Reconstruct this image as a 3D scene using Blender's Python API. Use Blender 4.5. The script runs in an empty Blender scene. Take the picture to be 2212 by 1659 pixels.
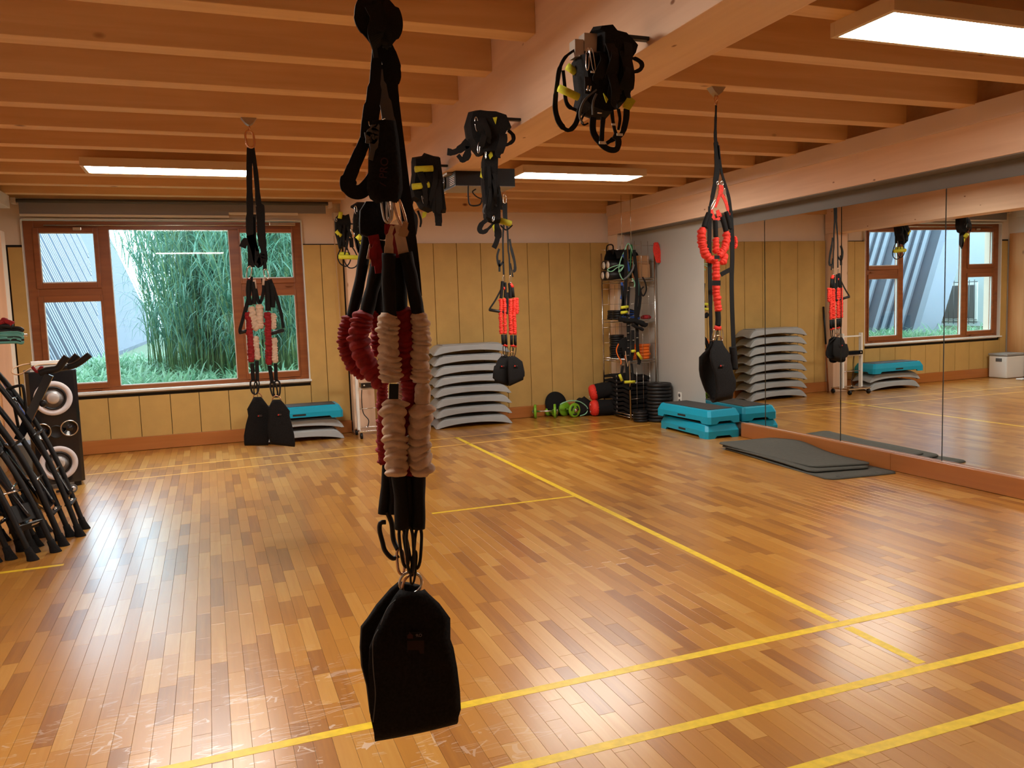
import bpy, math, random
from mathutils import Vector, Matrix
random.seed(7)
R = random.Random(11)
C = bpy.context.scene.collection
V = Vector
SC = bpy.context.scene

# ------------------------------------------------------------------ camera
W_, H_ = 2212.0, 1659.0
FOC = 1729.11
CAM = V((0, 0, 1.6))
yaw, pitch, roll = .35864, -.09585, -.0331
f_ = V((math.sin(yaw)*math.cos(pitch), math.cos(yaw)*math.cos(pitch), math.sin(pitch)))
r0 = V((math.cos(yaw), -math.sin(yaw), 0)); u0 = r0.cross(f_)
r_ = r0*math.cos(roll) + u0*math.sin(roll); u_ = -r0*math.sin(roll) + u0*math.cos(roll)
cd = bpy.data.cameras.new('camera'); co = bpy.data.objects.new('camera', cd); C.objects.link(co)
cd.sensor_fit = 'HORIZONTAL'; cd.sensor_width = 36; cd.lens = FOC/W_*36; cd.clip_start = .05; cd.clip_end = 300
m = Matrix.Identity(4)
for i in range(3):
    m[i][0] = r_[i]; m[i][1] = u_[i]; m[i][2] = -f_[i]; m[i][3] = CAM[i]
co.matrix_world = m
SC.camera = co
SC.view_settings.view_transform = 'Standard'; SC.view_settings.look = 'None'
SC.view_settings.exposure = 0.32; SC.view_settings.gamma = 1; SC.view_settings.use_curve_mapping = False

# ------------------------------------------------------------------ world: bright overcast sky
wd = bpy.data.worlds.new('sky'); SC.world = wd; wd.use_nodes = True
bg = wd.node_tree.nodes['Background']
bg.inputs[0].default_value = (.64, .86, 1.0, 1); bg.inputs[1].default_value = 7.5
LAMP = 38.0        # luminous strength of the four ceiling panels

def at(x, y, Y):
    """the world point seen at a photograph pixel, at a known distance Y into the room"""
    d = f_ + r_*((x-W_/2)/FOC) - u_*((y-H_/2)/FOC)
    return CAM + d*(Y/d.y)
def onz(x, y, z):
    d = f_ + r_*((x-W_/2)/FOC) - u_*((y-H_/2)/FOC)
    return CAM + d*((z-CAM.z)/d.z)

# ------------------------------------------------------------------ materials
def nd(nt, t, **k):
    n = nt.nodes.new(t)
    for a, b in k.items():
        if a.startswith('i_'):
            n.inputs[a[2:].replace('_', ' ')].default_value = b
        else: setattr(n, a, b)
    return n
def base(name):
    m = bpy.data.materials.new(name); m.use_nodes = True
    nt = m.node_tree; return m, nt, nt.nodes['Principled BSDF']
def mat(name, col, rough=.6, metal=0, spec=.5, noise=0, scale=40, bump=0, sheen=0, coat=0, stretch=(1, 1, 1)):
    m, nt, p = base(name)
    p.inputs['Base Color'].default_value = (*col, 1); p.inputs['Roughness'].default_value = rough
    p.inputs['Metallic'].default_value = metal; p.inputs['Specular IOR Level'].default_value = spec
    if sheen: p.inputs['Sheen Weight'].default_value = sheen
    if coat: p.inputs['Coat Weight'].default_value = coat; p.inputs['Coat Roughness'].default_value = .1
    if noise or bump:
        tc = nd(nt, 'ShaderNodeTexCoord'); mp = nd(nt, 'ShaderNodeMapping'); mp.inputs['Scale'].default_value = stretch
        nt.links.new(tc.outputs['Object'], mp.inputs[0])
        nz = nd(nt, 'ShaderNodeTexNoise'); nz.inputs['Scale'].default_value = scale; nz.inputs['Detail'].default_value = 4
        nt.links.new(mp.outputs[0], nz.inputs['Vector'])
        if noise:
            rp = nd(nt, 'ShaderNodeValToRGB')
            rp.color_ramp.elements[0].position = .3; rp.color_ramp.elements[1].position = .7
            rp.color_ramp.elements[0].color = (*[c*(1-noise) for c in col], 1)
            rp.color_ramp.elements[1].color = (*[min(1, c*(1+noise)) for c in col], 1)
            nt.links.new(nz.outputs[0], rp.inputs[0]); nt.links.new(rp.outputs[0], p.inputs['Base Color'])
        if bump:
            b = nd(nt, 'ShaderNodeBump'); b.inputs['Strength'].default_value = bump; b.inputs['Distance'].default_value = .01
            nt.links.new(nz.outputs[0], b.inputs['Height']); nt.links.new(b.outputs[0], p.inputs['Normal'])
    return m
def pine(name, c1, c2, knot, axis=0, rough=.55, knots=True, kscale=1.6, ring=14.):
    """softwood: grain along an axis, a few knots"""
    m, nt, p = base(name)
    L = nt.links.new
    tc = nd(nt, 'ShaderNodeTexCoord'); mp = nd(nt, 'ShaderNodeMapping')
    s = [1, 1, 1]; s[axis] = .06
    mp.inputs['Scale'].default_value = s
    oi = nd(nt, 'ShaderNodeObjectInfo')
    ad = nd(nt, 'ShaderNodeVectorMath', operation='MULTIPLY_ADD')
    cb = nd(nt, 'ShaderNodeCombineXYZ'); L(oi.outputs['Random'], cb.inputs[0]); L(oi.outputs['Random'], cb.inputs[1]); L(oi.outputs['Random'], cb.inputs[2])
    L(cb.outputs[0], ad.inputs[0]); ad.inputs[1].default_value = (7, 9, 11); L(tc.outputs['Object'], ad.inputs[2])
    L(ad.outputs[0], mp.inputs[0])
    nz = nd(nt, 'ShaderNodeTexNoise'); nz.inputs['Scale'].default_value = ring; nz.inputs['Detail'].default_value = 5; nz.inputs['Distortion'].default_value = .6
    L(mp.outputs[0], nz.inputs['Vector'])
    rp = nd(nt, 'ShaderNodeValToRGB'); rp.color_ramp.elements[0].position = .3; rp.color_ramp.elements[1].position = .68
    rp.color_ramp.elements[0].color = (*c1, 1); rp.color_ramp.elements[1].color = (*c2, 1)
    L(nz.outputs[0], rp.inputs[0])
    out = rp.outputs[0]
    if knots:
        m2 = nd(nt, 'ShaderNodeMapping'); s2 = [1.5, 1.5, 1.5]; s2[axis] = .8
        m2.inputs['Scale'].default_value = s2; L(ad.outputs[0], m2.inputs[0])
        vo = nd(nt, 'ShaderNodeTexVoronoi'); vo.inputs['Scale'].default_value = kscale; L(m2.outputs[0], vo.inputs['Vector'])
        r2 = nd(nt, 'ShaderNodeValToRGB'); r2.color_ramp.elements[0].position = .035; r2.color_ramp.elements[1].position = .075
        r2.color_ramp.elements[0].color = (1, 1, 1, 1); r2.color_ramp.elements[1].color = (0, 0, 0, 1)
        L(vo.outputs['Distance'], r2.inputs[0])
        mx = nd(nt, 'ShaderNodeMix', data_type='RGBA'); L(r2.outputs[0], mx.inputs[0]); L(out, mx.inputs[6]); mx.inputs[7].default_value = (*knot, 1)
        out = mx.outputs[2]
    L(out, p.inputs['Base Color']); p.inputs['Roughness'].default_value = rough
    b = nd(nt, 'ShaderNodeBump'); b.inputs['Strength'].default_value = .25; b.inputs['Distance'].default_value = .004
    L(nz.outputs[0], b.inputs['Height']); L(b.outputs[0], p.inputs['Normal'])
    return m
def emit(name, col, s):
    m, nt, p = base(name)
    p.inputs['Base Color'].default_value = (*col, 1)
    p.inputs['Emission Color'].default_value = (*col, 1); p.inputs['Emission Strength'].default_value = s
    return m

M = {}
M['joist'] = pine('joist_pine', (.70, .42, .19), (.80, .52, .26), (.22, .07, .025), 0, .6, kscale=1.9)
M['beam'] = pine('beam_pine', (.78, .53, .36), (.86, .61, .43), (.30, .12, .05), 1, .6, kscale=4.6)
M['post'] = pine('post_pine', (.76, .51, .34), (.84, .58, .40), (.33, .13, .05), 2, .6, kscale=2.2)
M['deck'] = pine('deck_pine', (.60, .33, .14), (.68, .41, .19), (.22, .07, .025), 0, .7, knots=False)
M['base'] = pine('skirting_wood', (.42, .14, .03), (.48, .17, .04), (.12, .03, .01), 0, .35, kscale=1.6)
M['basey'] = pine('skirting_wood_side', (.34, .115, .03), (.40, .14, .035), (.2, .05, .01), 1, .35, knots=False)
M['frame'] = pine('window_wood', (.23, .065, .018), (.32, .10, .028), (.1, .03, .01), 0, .35, knots=False)
M['leftwood'] = pine('orange_board', (.62, .28, .09), (.70, .34, .13), (.25, .08, .03), 2, .6)
M['panel'] = mat('mustard_panel', (.55, .345, .105), .75, noise=.06, scale=5, bump=.05)
M['dark'] = mat('dark_gap', (.02, .015, .01), .9)
M['plaster'] = mat('peach_plaster', (.86, .70, .56), .85, noise=.03, scale=3)
M['whitewall'] = mat('white_paint', (.76, .68, .60), .7)
M['band'] = mat('white_band_paint', (.74, .60, .53), .6)
M['greywall'] = mat('grey_wall_paint', (.44, .43, .40), .7, noise=.03, scale=2)
M['strip'] = mat('grey_strip_paint', (.19, .17, .15), .6)
M['sill'] = mat('white_sill', (.80, .78, .72), .35)
M['white'] = mat('white_plastic', (.8, .78, .73), .4)
M['blind'] = mat('grey_blind_fabric', (.26, .25, .28), .8)
M['black'] = mat('black_webbing', (.008, .0075, .0075), .8, noise=.3, scale=300, bump=.1, spec=.3)
M['blackp'] = mat('black_rubber', (.010, .010, .011), .42, spec=.35)
M['blackg'] = mat('black_gloss', (.008, .009, .012), .12, coat=.5)
M['pad'] = mat('black_padded_fabric', (.012, .011, .011), .9, noise=.3, scale=150, bump=.2, spec=.2)
M['greyweb'] = mat('grey_webbing', (.10, .10, .10), .7)
M['red'] = mat('crimson_fabric', (.30, .010, .014), .8, noise=.25, scale=60, bump=.3)
M['bred'] = mat('bright_red_fabric', (.78, .035, .018), .7, noise=.15, scale=60, bump=.3)
M['beige'] = mat('cream_fabric', (.72, .54, .40), .85, noise=.12, scale=50, bump=.35)
M['yellow'] = mat('lime_foam', (.62, .60, .03), .7, noise=.1, scale=60)
M['steel'] = mat('polished_steel', (.75, .74, .72), .18, metal=1)
M['copper'] = mat('warm_metal', (.70, .42, .26), .25, metal=1)
M['chrome'] = mat('chrome_wire', (.62, .60, .57), .22, metal=1)
M['bracket'] = mat('galvanised_bracket', (.42, .36, .30), .45, metal=.8)
M['grey'] = mat('grey_step_plastic', (.36, .38, .39), .42, noise=.04, scale=8)
M['blue'] = mat('turquoise_step_plastic', (.0, .33, .52), .30)
M['steptop'] = mat('step_top_rubber', (.035, .035, .035), .6, bump=.3, scale=120)
M['mat'] = mat('charcoal_mat_foam', (.075, .075, .062), .8, noise=.1, scale=30, bump=.15)
M['orange'] = mat('orange_plastic', (.85, .16, .01), .5)
M['green'] = mat('green_plate_vinyl', (.20, .45, .02), .4)
M['dkgreen'] = mat('dark_green_tube', (.02, .16, .04), .4)
M['mint'] = mat('mint_tube', (.25, .55, .35), .35)
M['bluefab'] = mat('blue_fabric', (.02, .08, .35), .7)
M['card'] = mat('cardboard', (.42, .22, .10), .8)
M['cone'] = mat('silver_cone', (.62, .60, .60), .3, metal=.5)
M['ring'] = mat('white_speaker_ring', (.72, .70, .74), .3)
M['offgrey'] = mat('grey_projector_plastic', (.30, .29, .27), .5)
M['teal'] = mat('teal_tube', (.12, .38, .34), .3)
M['yline'] = mat('yellow_floor_tape', (.80, .56, .03), .35, noise=.12, scale=25, bump=.1)
M['yline2'] = mat('pale_floor_tape', (.85, .52, .10), .35)
M['lightframe'] = mat('lamp_frame_maple', (.72, .55, .34), .5)
M['lamp'] = emit('lamp_diffuser', (1.0, .95, .86), LAMP)
M['tan'] = mat('tan_strap', (.55, .36, .22), .7)
M['shed'] = mat('grey_cladding', (.030, .038, .056), .7, noise=.1, scale=2)
M['shedrib'] = mat('pale_batten', (.17, .19, .23), .7)
M['bldg'] = mat('white_render', (.55, .60, .60), .9)
M['soil'] = mat('dark_soil', (.06, .09, .04), .95)
M['bin'] = mat('pale_blue_plastic', (.35, .45, .6), .4)
M['mopblue'] = mat('navy_handle', (.03, .06, .25), .4)

# leaves
def leafmat(name, a, b):
    m, nt, p = base(name)
    tc = nd(nt, 'ShaderNodeTexCoord'); nz = nd(nt, 'ShaderNodeTexNoise'); nz.inputs['Scale'].default_value = 3.5
    nt.links.new(tc.outputs['Object'], nz.inputs['Vector'])
    rp = nd(nt, 'ShaderNodeValToRGB'); rp.color_ramp.elements[0].position = .35; rp.color_ramp.elements[1].position = .65
    rp.color_ramp.elements[0].color = (*a, 1); rp.color_ramp.elements[1].color = (*b, 1)
    nt.links.new(nz.outputs[0], rp.inputs[0]); nt.links.new(rp.outputs[0], p.inputs['Base Color'])
    p.inputs['Roughness'].default_value = .45
    tl = nd(nt, 'ShaderNodeBsdfTranslucent'); nt.links.new(rp.outputs[0], tl.inputs[0])
    ms = nd(nt, 'ShaderNodeMixShader'); ms.inputs[0].default_value = .45
    nt.links.new(p.outputs[0], ms.inputs[1]); nt.links.new(tl.outputs[0], ms.inputs[2]); nt.links.new(ms.outputs[0], nt.nodes['Material Output'].inputs[0])
    return m
M['reed'] = leafmat('reed_leaf', (.06, .19, .12), (.20, .37, .26))
M['stalk'] = leafmat('reed_stalk', (.16, .30, .12), (.36, .48, .22))
M['fern'] = leafmat('fern_leaf', (.10, .25, .13), (.26, .43, .24))
# glass: thin pane, lets light straight through and reflects at its surface
m, nt, p = base('window_glass'); nt.nodes.remove(p)
tr = nd(nt, 'ShaderNodeBsdfTransparent'); tr.inputs[0].default_value = (.93, .97, .98, 1)
gl = nd(nt, 'ShaderNodeBsdfGlossy'); gl.inputs['Roughness'].default_value = .02
fr = nd(nt, 'ShaderNodeLayerWeight'); fr.inputs[0].default_value = .5
pw = nd(nt, 'ShaderNodeMath', operation='POWER'); nt.links.new(fr.outputs['Facing'], pw.inputs[0]); pw.inputs[1].default_value = 4
sc_ = nd(nt, 'ShaderNodeMath', operation='MULTIPLY_ADD'); nt.links.new(pw.outputs[0], sc_.inputs[0]); sc_.inputs[1].default_value = .6; sc_.inputs[2].default_value = .03
mx = nd(nt, 'ShaderNodeMixShader'); nt.links.new(sc_.outputs[0], mx.inputs[0]); nt.links.new(tr.outputs[0], mx.inputs[1]); nt.links.new(gl.outputs[0], mx.inputs[2])
nt.links.new(mx.outputs[0], nt.nodes['Material Output'].inputs[0]); M['glass'] = m
M['mirror'] = mat('mirror_silver', (.84, .85, .82), .0, metal=1)
# parquet strips
def parquet():
    m, nt, p = base('parquet_strip'); L = nt.links.new
    at_ = nd(nt, 'ShaderNodeAttribute', attribute_name='tone')
    geo0 = nd(nt, 'ShaderNodeNewGeometry')
    off_ = nd(nt, 'ShaderNodeVectorMath', operation='ADD'); L(geo0.outputs['Position'], off_.inputs[0]); off_.inputs[1].default_value = (.13, .21, .37)
    mp = nd(nt, 'ShaderNodeMapping'); mp.inputs['Scale'].default_value = (30, 1.6, 1); L(off_.outputs[0], mp.inputs[0])
    nz = nd(nt, 'ShaderNodeTexNoise'); nz.inputs['Scale'].default_value = 1.6; nz.inputs['Detail'].default_value = 6; nz.inputs['Distortion'].default_value = 0
    L(mp.outputs[0], nz.inputs['Vector'])
    rp = nd(nt, 'ShaderNodeValToRGB'); e = rp.color_ramp.elements
    e[0].position = 0; e[0].color = (.30, .112, .016, 1); e[1].position = 1; e[1].color = (.56, .29, .065, 1)
    k = e.new(.30); k.color = (.42, .175, .022, 1); k = e.new(.72); k.color = (.48, .213, .030, 1)
    ma = nd(nt, 'ShaderNodeMath', operation='MULTIPLY_ADD'); L(nz.outputs[0], ma.inputs[0]); ma.inputs[1].default_value = .5
    sb = nd(nt, 'ShaderNodeMath', operation='SUBTRACT'); L(at_.outputs['Fac'], sb.inputs[0]); sb.inputs[1].default_value = .25; L(sb.outputs[0], ma.inputs[2])
    L(ma.outputs[0], rp.inputs[0])
    # scratches: fine crossing lines, only in the worn patch in the left foreground
    out = rp.outputs[0]
    masks = []
    for i, (rot, sc) in enumerate(((.5, (1.2, 9, 1)), (-.35, (1.0, 7, 1)), (1.2, (1.4, 10, 1)))):
        m1 = nd(nt, 'ShaderNodeMapping'); m1.inputs['Rotation'].default_value = (0, 0, rot); m1.inputs['Scale'].default_value = sc
        L(off_.outputs[0], m1.inputs[0])
        v = nd(nt, 'ShaderNodeTexVoronoi', feature='DISTANCE_TO_EDGE'); v.inputs['Scale'].default_value = 1.7
        n2 = nd(nt, 'ShaderNodeTexNoise'); n2.inputs['Scale'].default_value = 1.5; L(off_.outputs[0], n2.inputs['Vector'])
        a2 = nd(nt, 'ShaderNodeVectorMath', operation='MULTIPLY_ADD'); L(n2.outputs['Color'], a2.inputs[0]); a2.inputs[1].default_value = (.8, .8, .8); L(m1.outputs[0], a2.inputs[2])
        L(a2.outputs[0], v.inputs['Vector'])
        lt = nd(nt, 'ShaderNodeMath', operation='LESS_THAN'); L(v.outputs['Distance'], lt.inputs[0]); lt.inputs[1].default_value = .012
        masks.append(lt.outputs[0])
    a = nd(nt, 'ShaderNodeMath', operation='MAXIMUM'); L(masks[0], a.inputs[0]); L(masks[1], a.inputs[1])
    b = nd(nt, 'ShaderNodeMath', operation='MAXIMUM'); L(a.outputs[0], b.inputs[0]); L(masks[2], b.inputs[1])
    # worn patch = soft disc at (0, 2.9)
    m3 = nd(nt, 'ShaderNodeVectorMath', operation='DISTANCE'); L(off_.outputs[0], m3.inputs[0]); m3.inputs[1].default_value = (.0, 2.95, .37)
    mr = nd(nt, 'ShaderNodeMapRange'); L(m3.outputs['Value'], mr.inputs['Value']); mr.inputs['From Min'].default_value = 1.35; mr.inputs['From Max'].default_value = .35
    n3 = nd(nt, 'ShaderNodeTexNoise'); n3.inputs['Scale'].default_value = 9; L(off_.outputs[0], n3.inputs['Vector'])
    g3 = nd(nt, 'ShaderNodeMath', operation='GREATER_THAN'); L(n3.outputs[0], g3.inputs[0]); g3.inputs[1].default_value = .5
    c = nd(nt, 'ShaderNodeMath', operation='MULTIPLY'); L(b.outputs[0], c.inputs[0]); L(mr.outputs[0], c.inputs[1])
    d = nd(nt, 'ShaderNodeMath', operation='MULTIPLY'); L(c.outputs[0], d.inputs[0]); L(g3.outputs[0], d.inputs[1])
    e2 = nd(nt, 'ShaderNodeMath', operation='MULTIPLY'); L(d.outputs[0], e2.inputs[0]); e2.inputs[1].default_value = .65
    mx = nd(nt, 'ShaderNodeMix', data_type='RGBA'); L(e2.outputs[0], mx.inputs[0]); L(out, mx.inputs[6]); mx.inputs[7].default_value = (.80, .70, .62, 1)
    L(mx.outputs[2], p.inputs['Base Color'])
    # gloss varies a little with wear
    n4 = nd(nt, 'ShaderNodeTexNoise'); n4.inputs['Scale'].default_value = 1.2; n4.inputs['Detail'].default_value = 5; L(off_.outputs[0], n4.inputs['Vector'])
    r4 = nd(nt, 'ShaderNodeMapRange'); L(n4.outputs[0], r4.inputs['Value']); r4.inputs['To Min'].default_value = .29; r4.inputs['To Max'].default_value = .36
    L(r4.outputs[0], p.inputs['Roughness'])
    n5 = nd(nt, 'ShaderNodeTexNoise'); n5.inputs['Scale'].default_value = 5; n5.inputs['Detail'].default_value = 3; L(off_.outputs[0], n5.inputs['Vector'])
    bp = nd(nt, 'ShaderNodeBump'); bp.inputs['Strength'].default_value = .05; bp.inputs['Distance'].default_value = .01; L(n5.outputs[0], bp.inputs['Height'])
    p.inputs['Specular IOR Level'].default_value = .6
    p.inputs['Coat Weight'].default_value = .5; p.inputs['Coat Roughness'].default_value = .22; p.inputs['Coat IOR'].default_value = 1.55
    return m
M['parquet'] = parquet()

# ------------------------------------------------------------------ mesh helpers
OFF = {}
def thing(name, label, cat, loc=(0, 0, 0), group=None, kind=None):
    o = bpy.data.objects.new(name, None); C.objects.link(o); o.location = loc; o.empty_display_size = .05
    OFF[o.name] = V(loc)
    if label: o['label'] = label
    if cat: o['category'] = cat
    if group: o['group'] = group
    if kind: o['kind'] = kind
    return o
def tag(o, label=None, cat=None, group=None, kind=None):
    for k, v in (('label', label), ('category', cat), ('group', group), ('kind', kind)):
        if v: o[k] = v
    return o
def smooth_path(pts, n=5, closed=False):
    pts = [V(p) for p in pts]; out = []
    N = len(pts)
    if N < 3: return pts
    rng = range(N if closed else N-1)
    for i in rng:
        if closed: p0, p1, p2, p3 = pts[i-1], pts[i], pts[(i+1) % N], pts[(i+2) % N]
        else: p0, p1, p2, p3 = pts[max(i-1, 0)], pts[i], pts[i+1], pts[min(i+2, N-1)]
        for k in range(n):
            t = k/n
            out.append(.5*((2*p1)+(-p0+p2)*t+(2*p0-5*p1+4*p2-p3)*t*t+(-p0+3*p1-3*p2+p3)*t**3))
    if not closed: out.append(pts[-1])
    return out
class MB:
    def __init__(s): s.v = []; s.f = []; s.sm = []; s.fa = []
    def add(s, vs, fs, smooth=False, tone=0):
        o = len(s.v); s.v += [V(a) for a in vs]
        for f in fs: s.f.append(tuple(i+o for i in f)); s.sm.append(smooth); s.fa.append(tone)
    def box(s, a, b, tone=0):
        x0, y0, z0 = a; x1, y1, z1 = b
        s.add([(x0, y0, z0), (x1, y0, z0), (x1, y1, z0), (x0, y1, z0), (x0, y0, z1), (x1, y0, z1), (x1, y1, z1), (x0, y1, z1)],
              [(0, 3, 2, 1), (4, 5, 6, 7), (0, 1, 5, 4), (1, 2, 6, 5), (2, 3, 7, 6), (3, 0, 4, 7)], False, tone); return s
    def cbox(s, a, b, c=.005):
        """box with all edges chamfered"""
        x0, y0, z0 = a; x1, y1, z1 = b
        import bmesh
        bm = bmesh.new(); bmesh.ops.create_cube(bm, size=1)
        for v in bm.verts: v.co = V(((x0+x1)/2+v.co.x*(x1-x0), (y0+y1)/2+v.co.y*(y1-y0), (z0+z1)/2+v.co.z*(z1-z0)))
        bmesh.ops.bevel(bm, geom=bm.edges[:], offset=c, segments=2, profile=.6, affect='EDGES', clamp_overlap=True)
        bm.verts.index_update()
        s.add([v.co.copy() for v in bm.verts], [tuple(v.index for v in f.verts) for f in bm.faces]); bm.free(); return s
    def bar(s, a, b, w, t, up=V((0, 0, 1))):
        a = V(a); b = V(b); d = (b-a).normalized()
        sd = d.cross(V(up)); sd = sd.normalized() if sd.length > 1e-4 else V((1, 0, 0)); n = sd.cross(d)
        vs = []
        for p in (a, b):
            for i, j in ((-1, -1), (1, -1), (1, 1), (-1, 1)): vs.append(p+sd*(i*w/2)+n*(j*t/2))
        s.add(vs, [(0, 1, 2, 3), (7, 6, 5, 4), (0, 4, 5, 1), (1, 5, 6, 2), (2, 6, 7, 3), (3, 7, 4, 0)]); return s
    def tube(s, pts, r, n=10, closed=False, mod=None):
        pts = [V(p) for p in pts]; N = len(pts)
        rs = r if isinstance(r, (list, tuple)) else [r]*N
        up = None; rings = []
        for i, p in enumerate(pts):
            a = pts[i-1] if (i or closed) else p; b = pts[(i+1) % N] if (i < N-1 or closed) else p
            t = (b-a).normalized()
            if up is None:
                up = t.cross(V((0, 1, 0)));
                if up.length < .1: up = t.cross(V((1, 0, 0)))
            up = (up - t*up.dot(t)).normalized(); sd = t.cross(up)
            ring = []
            for k in range(n):
                ang = 2*math.pi*k/n; q = rs[i]*(mod(i, k) if mod else 1)
                ring.append(p+up*(math.cos(ang)*q)+sd*(math.sin(ang)*q))
            rings.append(ring)
        vs = [v for ring in rings for v in ring]; fs = []
        for i in range(N if closed else N-1):
            j = (i+1) % N
            for k in range(n):
                l = (k+1) % n; fs.append((i*n+k, j*n+k, j*n+l, i*n+l))
        if not closed: fs.append(tuple(range(n))); fs.append(tuple(reversed(range((N-1)*n, N*n))))
        s.add(vs, fs, True); return s
    def cyl(s, a, b, r, n=20, r2=None):
        return s.tube([a, b], [r, r if r2 is None else r2], n)
    def torus(s, c, Rr, r, nrm=V((0, 1, 0)), sx=1, sz=1, n=28):
        nrm = V(nrm).normalized(); a = nrm.cross(V((0, 0, 1)));
        if a.length < .1: a = V((1, 0, 0))
        a.normalize(); b = nrm.cross(a)
        return s.tube([V(c)+a*(math.cos(2*math.pi*k/n)*Rr*sx)+b*(math.sin(2*math.pi*k/n)*Rr*sz) for k in range(n)], r, 8, True)
    def ribbon(s, pts, w, t=.003, side=None, closed=False):
        """webbing: flat band swept along a path; side = direction of its width (default: lies in the wall-parallel plane)"""
        pts = [V(p) for p in pts]; N = len(pts); vs = []
        ws = w if isinstance(w, (list, tuple)) else [w]*N
        if len(ws) != N: ws = [ws[0]+(ws[-1]-ws[0])*i/(N-1) if len(ws) == 2 else ws[min(int(i*len(ws)/N), len(ws)-1)] for i in range(N)]
        last = None
        for i, p in enumerate(pts):
            a = pts[i-1] if (i or closed) else p; b = pts[(i+1) % N] if (i < N-1 or closed) else p
            tg = (b-a).normalized()
            if side is None:
                sd = tg.cross(V((0, 1, 0)))
                sd = sd.normalized() if sd.length > .05 else (last or V((1, 0, 0)))
            else: sd = V(side[i] if isinstance(side, list) else side); sd = (sd-tg*sd.dot(tg)).normalized()
            if last and last.dot(sd) < 0: sd = -sd
            last = sd; n = sd.cross(tg)
            for k, l in ((-1, -1), (1, -1), (1, 1), (-1, 1)): vs.append(p+sd*(k*ws[i]/2)+n*(l*t/2))
        fs = []
        for i in range(N if closed else N-1):
            j = (i+1) % N
            for k in range(4):
                l = (k+1) % 4; fs.append((i*4+k, i*4+l, j*4+l, j*4+k))
        if not closed: fs.append((3, 2, 1, 0)); fs.append(tuple(range(4*N-4, 4*N)))
        s.add(vs, fs, False); return s
    def lathe(s, prof, c, ax=V((0, 0, 1)), n=32):
        ax = V(ax).normalized(); a = ax.cross(V((0, 1, 0)));
        if a.length < .1: a = ax.cross(V((1, 0, 0)))
        a.normalize(); b = ax.cross(a); vs = []; N = len(prof)
        for r, z in prof:
            for k in range(n):
                q = 2*math.pi*k/n; vs.append(V(c)+ax*z+a*(r*math.cos(q))+b*(r*math.sin(q)))
        fs = [(i*n+k, i*n+(k+1) % n, (i+1)*n+(k+1) % n, (i+1)*n+k) for i in range(N-1) for k in range(n)]
        fs.append(tuple(reversed(range(n)))); fs.append(tuple(range((N-1)*n, N*n)))
        s.add(vs, fs, True); return s
    def prism(s, poly, vec):
        """closed planar outline of 3-D points pushed along vec"""
        n = len(poly); vec = V(vec); poly = [V(p) for p in poly]
        s.add(poly+[p+vec for p in poly], [tuple(range(n)), tuple(reversed(range(n, 2*n)))]+[(i, i+n, (i+1) % n+n, (i+1) % n) for i in range(n)]); return s
    def sheet(s, rows, t, smooth=True, wrapn=None):
        """solid sheet through a grid of points, thickness t"""
        rows = [[V(p) for p in r] for r in rows]; nr = len(rows); nc = len(rows[0]); A = []; B = []
        for i in range(nr):
            for j in range(nc):
                du = rows[i][min(j+1, nc-1)]-rows[i][max(j-1, 0)]; dv = rows[min(i+1, nr-1)][j]-rows[max(i-1, 0)][j]
                n = du.cross(dv); n = n.normalized() if n.length > 1e-9 else V((0, 1, 0))
                A.append(rows[i][j]+n*t/2); B.append(rows[i][j]-n*t/2)
        K = nr*nc; fs = []
        for i in range(nr-1):
            for j in range(nc-1):
                a = i*nc+j; fs.append((a, a+1, a+nc+1, a+nc)); fs.append((K+a, K+a+nc, K+a+nc+1, K+a+1))
        bd = [j for j in range(nc)]+[i*nc+nc-1 for i in range(1, nr)]+[(nr-1)*nc+j for j in range(nc-2, -1, -1)]+[i*nc for i in range(nr-2, 0, -1)]
        for i in range(len(bd)):
            a = bd[i]; b = bd[(i+1) % len(bd)]; fs.append((a, K+a, K+b, b))
        s.add(A+B, fs, smooth); return s
    def build(s, name, m, parent=None, tone=False, link=True):
        off = V((0, 0, 0)); p = parent
        while p is not None:
            if p.name in OFF: off = OFF[p.name]
            p = p.parent
        me = bpy.data.meshes.new(name); me.from_pydata([v-off for v in s.v], [], s.f)
        me.polygons.foreach_set('use_smooth', s.sm)
        if tone:
            at_ = me.attributes.new('tone', 'FLOAT', 'FACE'); at_.data.foreach_set('value', s.fa)
        me.materials.append(m if not isinstance(m, str) else M[m]); me.update()
        o = bpy.data.objects.new(name, me); C.objects.link(o)
        if parent is not None: o.parent = parent
        return o
def dup(root, loc=None, rz=None, label=None):
    r = root.copy(); C.objects.link(r)
    if loc is not None: r.location = loc
    if rz is not None: r.rotation_euler = (0, 0, rz)
    if label: r['label'] = label
    for ch in list(root.children):
        c = ch.copy(); C.objects.link(c); c.parent = r
        for g in list(ch.children):
            d = g.copy(); C.objects.link(d); d.parent = c
    return r
def struct(o): o['kind'] = 'structure'; return o
def text(body, size, mtx, m, parent, name='lettering', ext=.0006):
    cu = bpy.data.curves.new(name, 'FONT'); cu.body = body; cu.size = size; cu.extrude = ext; cu.align_x = 'CENTER'; cu.align_y = 'CENTER'
    cu.materials.append(M[m]); t = bpy.data.objects.new(name, cu); C.objects.link(t)
    off = V((0, 0, 0)); p = parent
    while p is not None:
        if p.name in OFF: off = OFF[p.name]
        p = p.parent
    mt = mtx.copy(); mt.translation = mt.translation-off
    me = bpy.data.meshes.new_from_object(t); bpy.data.objects.remove(t)
    t = bpy.data.objects.new(name, me); C.objects.link(t)
    t.parent = parent; t.matrix_local = mt
    return t

# ================================================================== ROOM SHELL
FY = 10.72; XL = -2.15; XR = 5.81; YB = -3.2; HJ = 3.02; HD = 3.27
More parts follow.
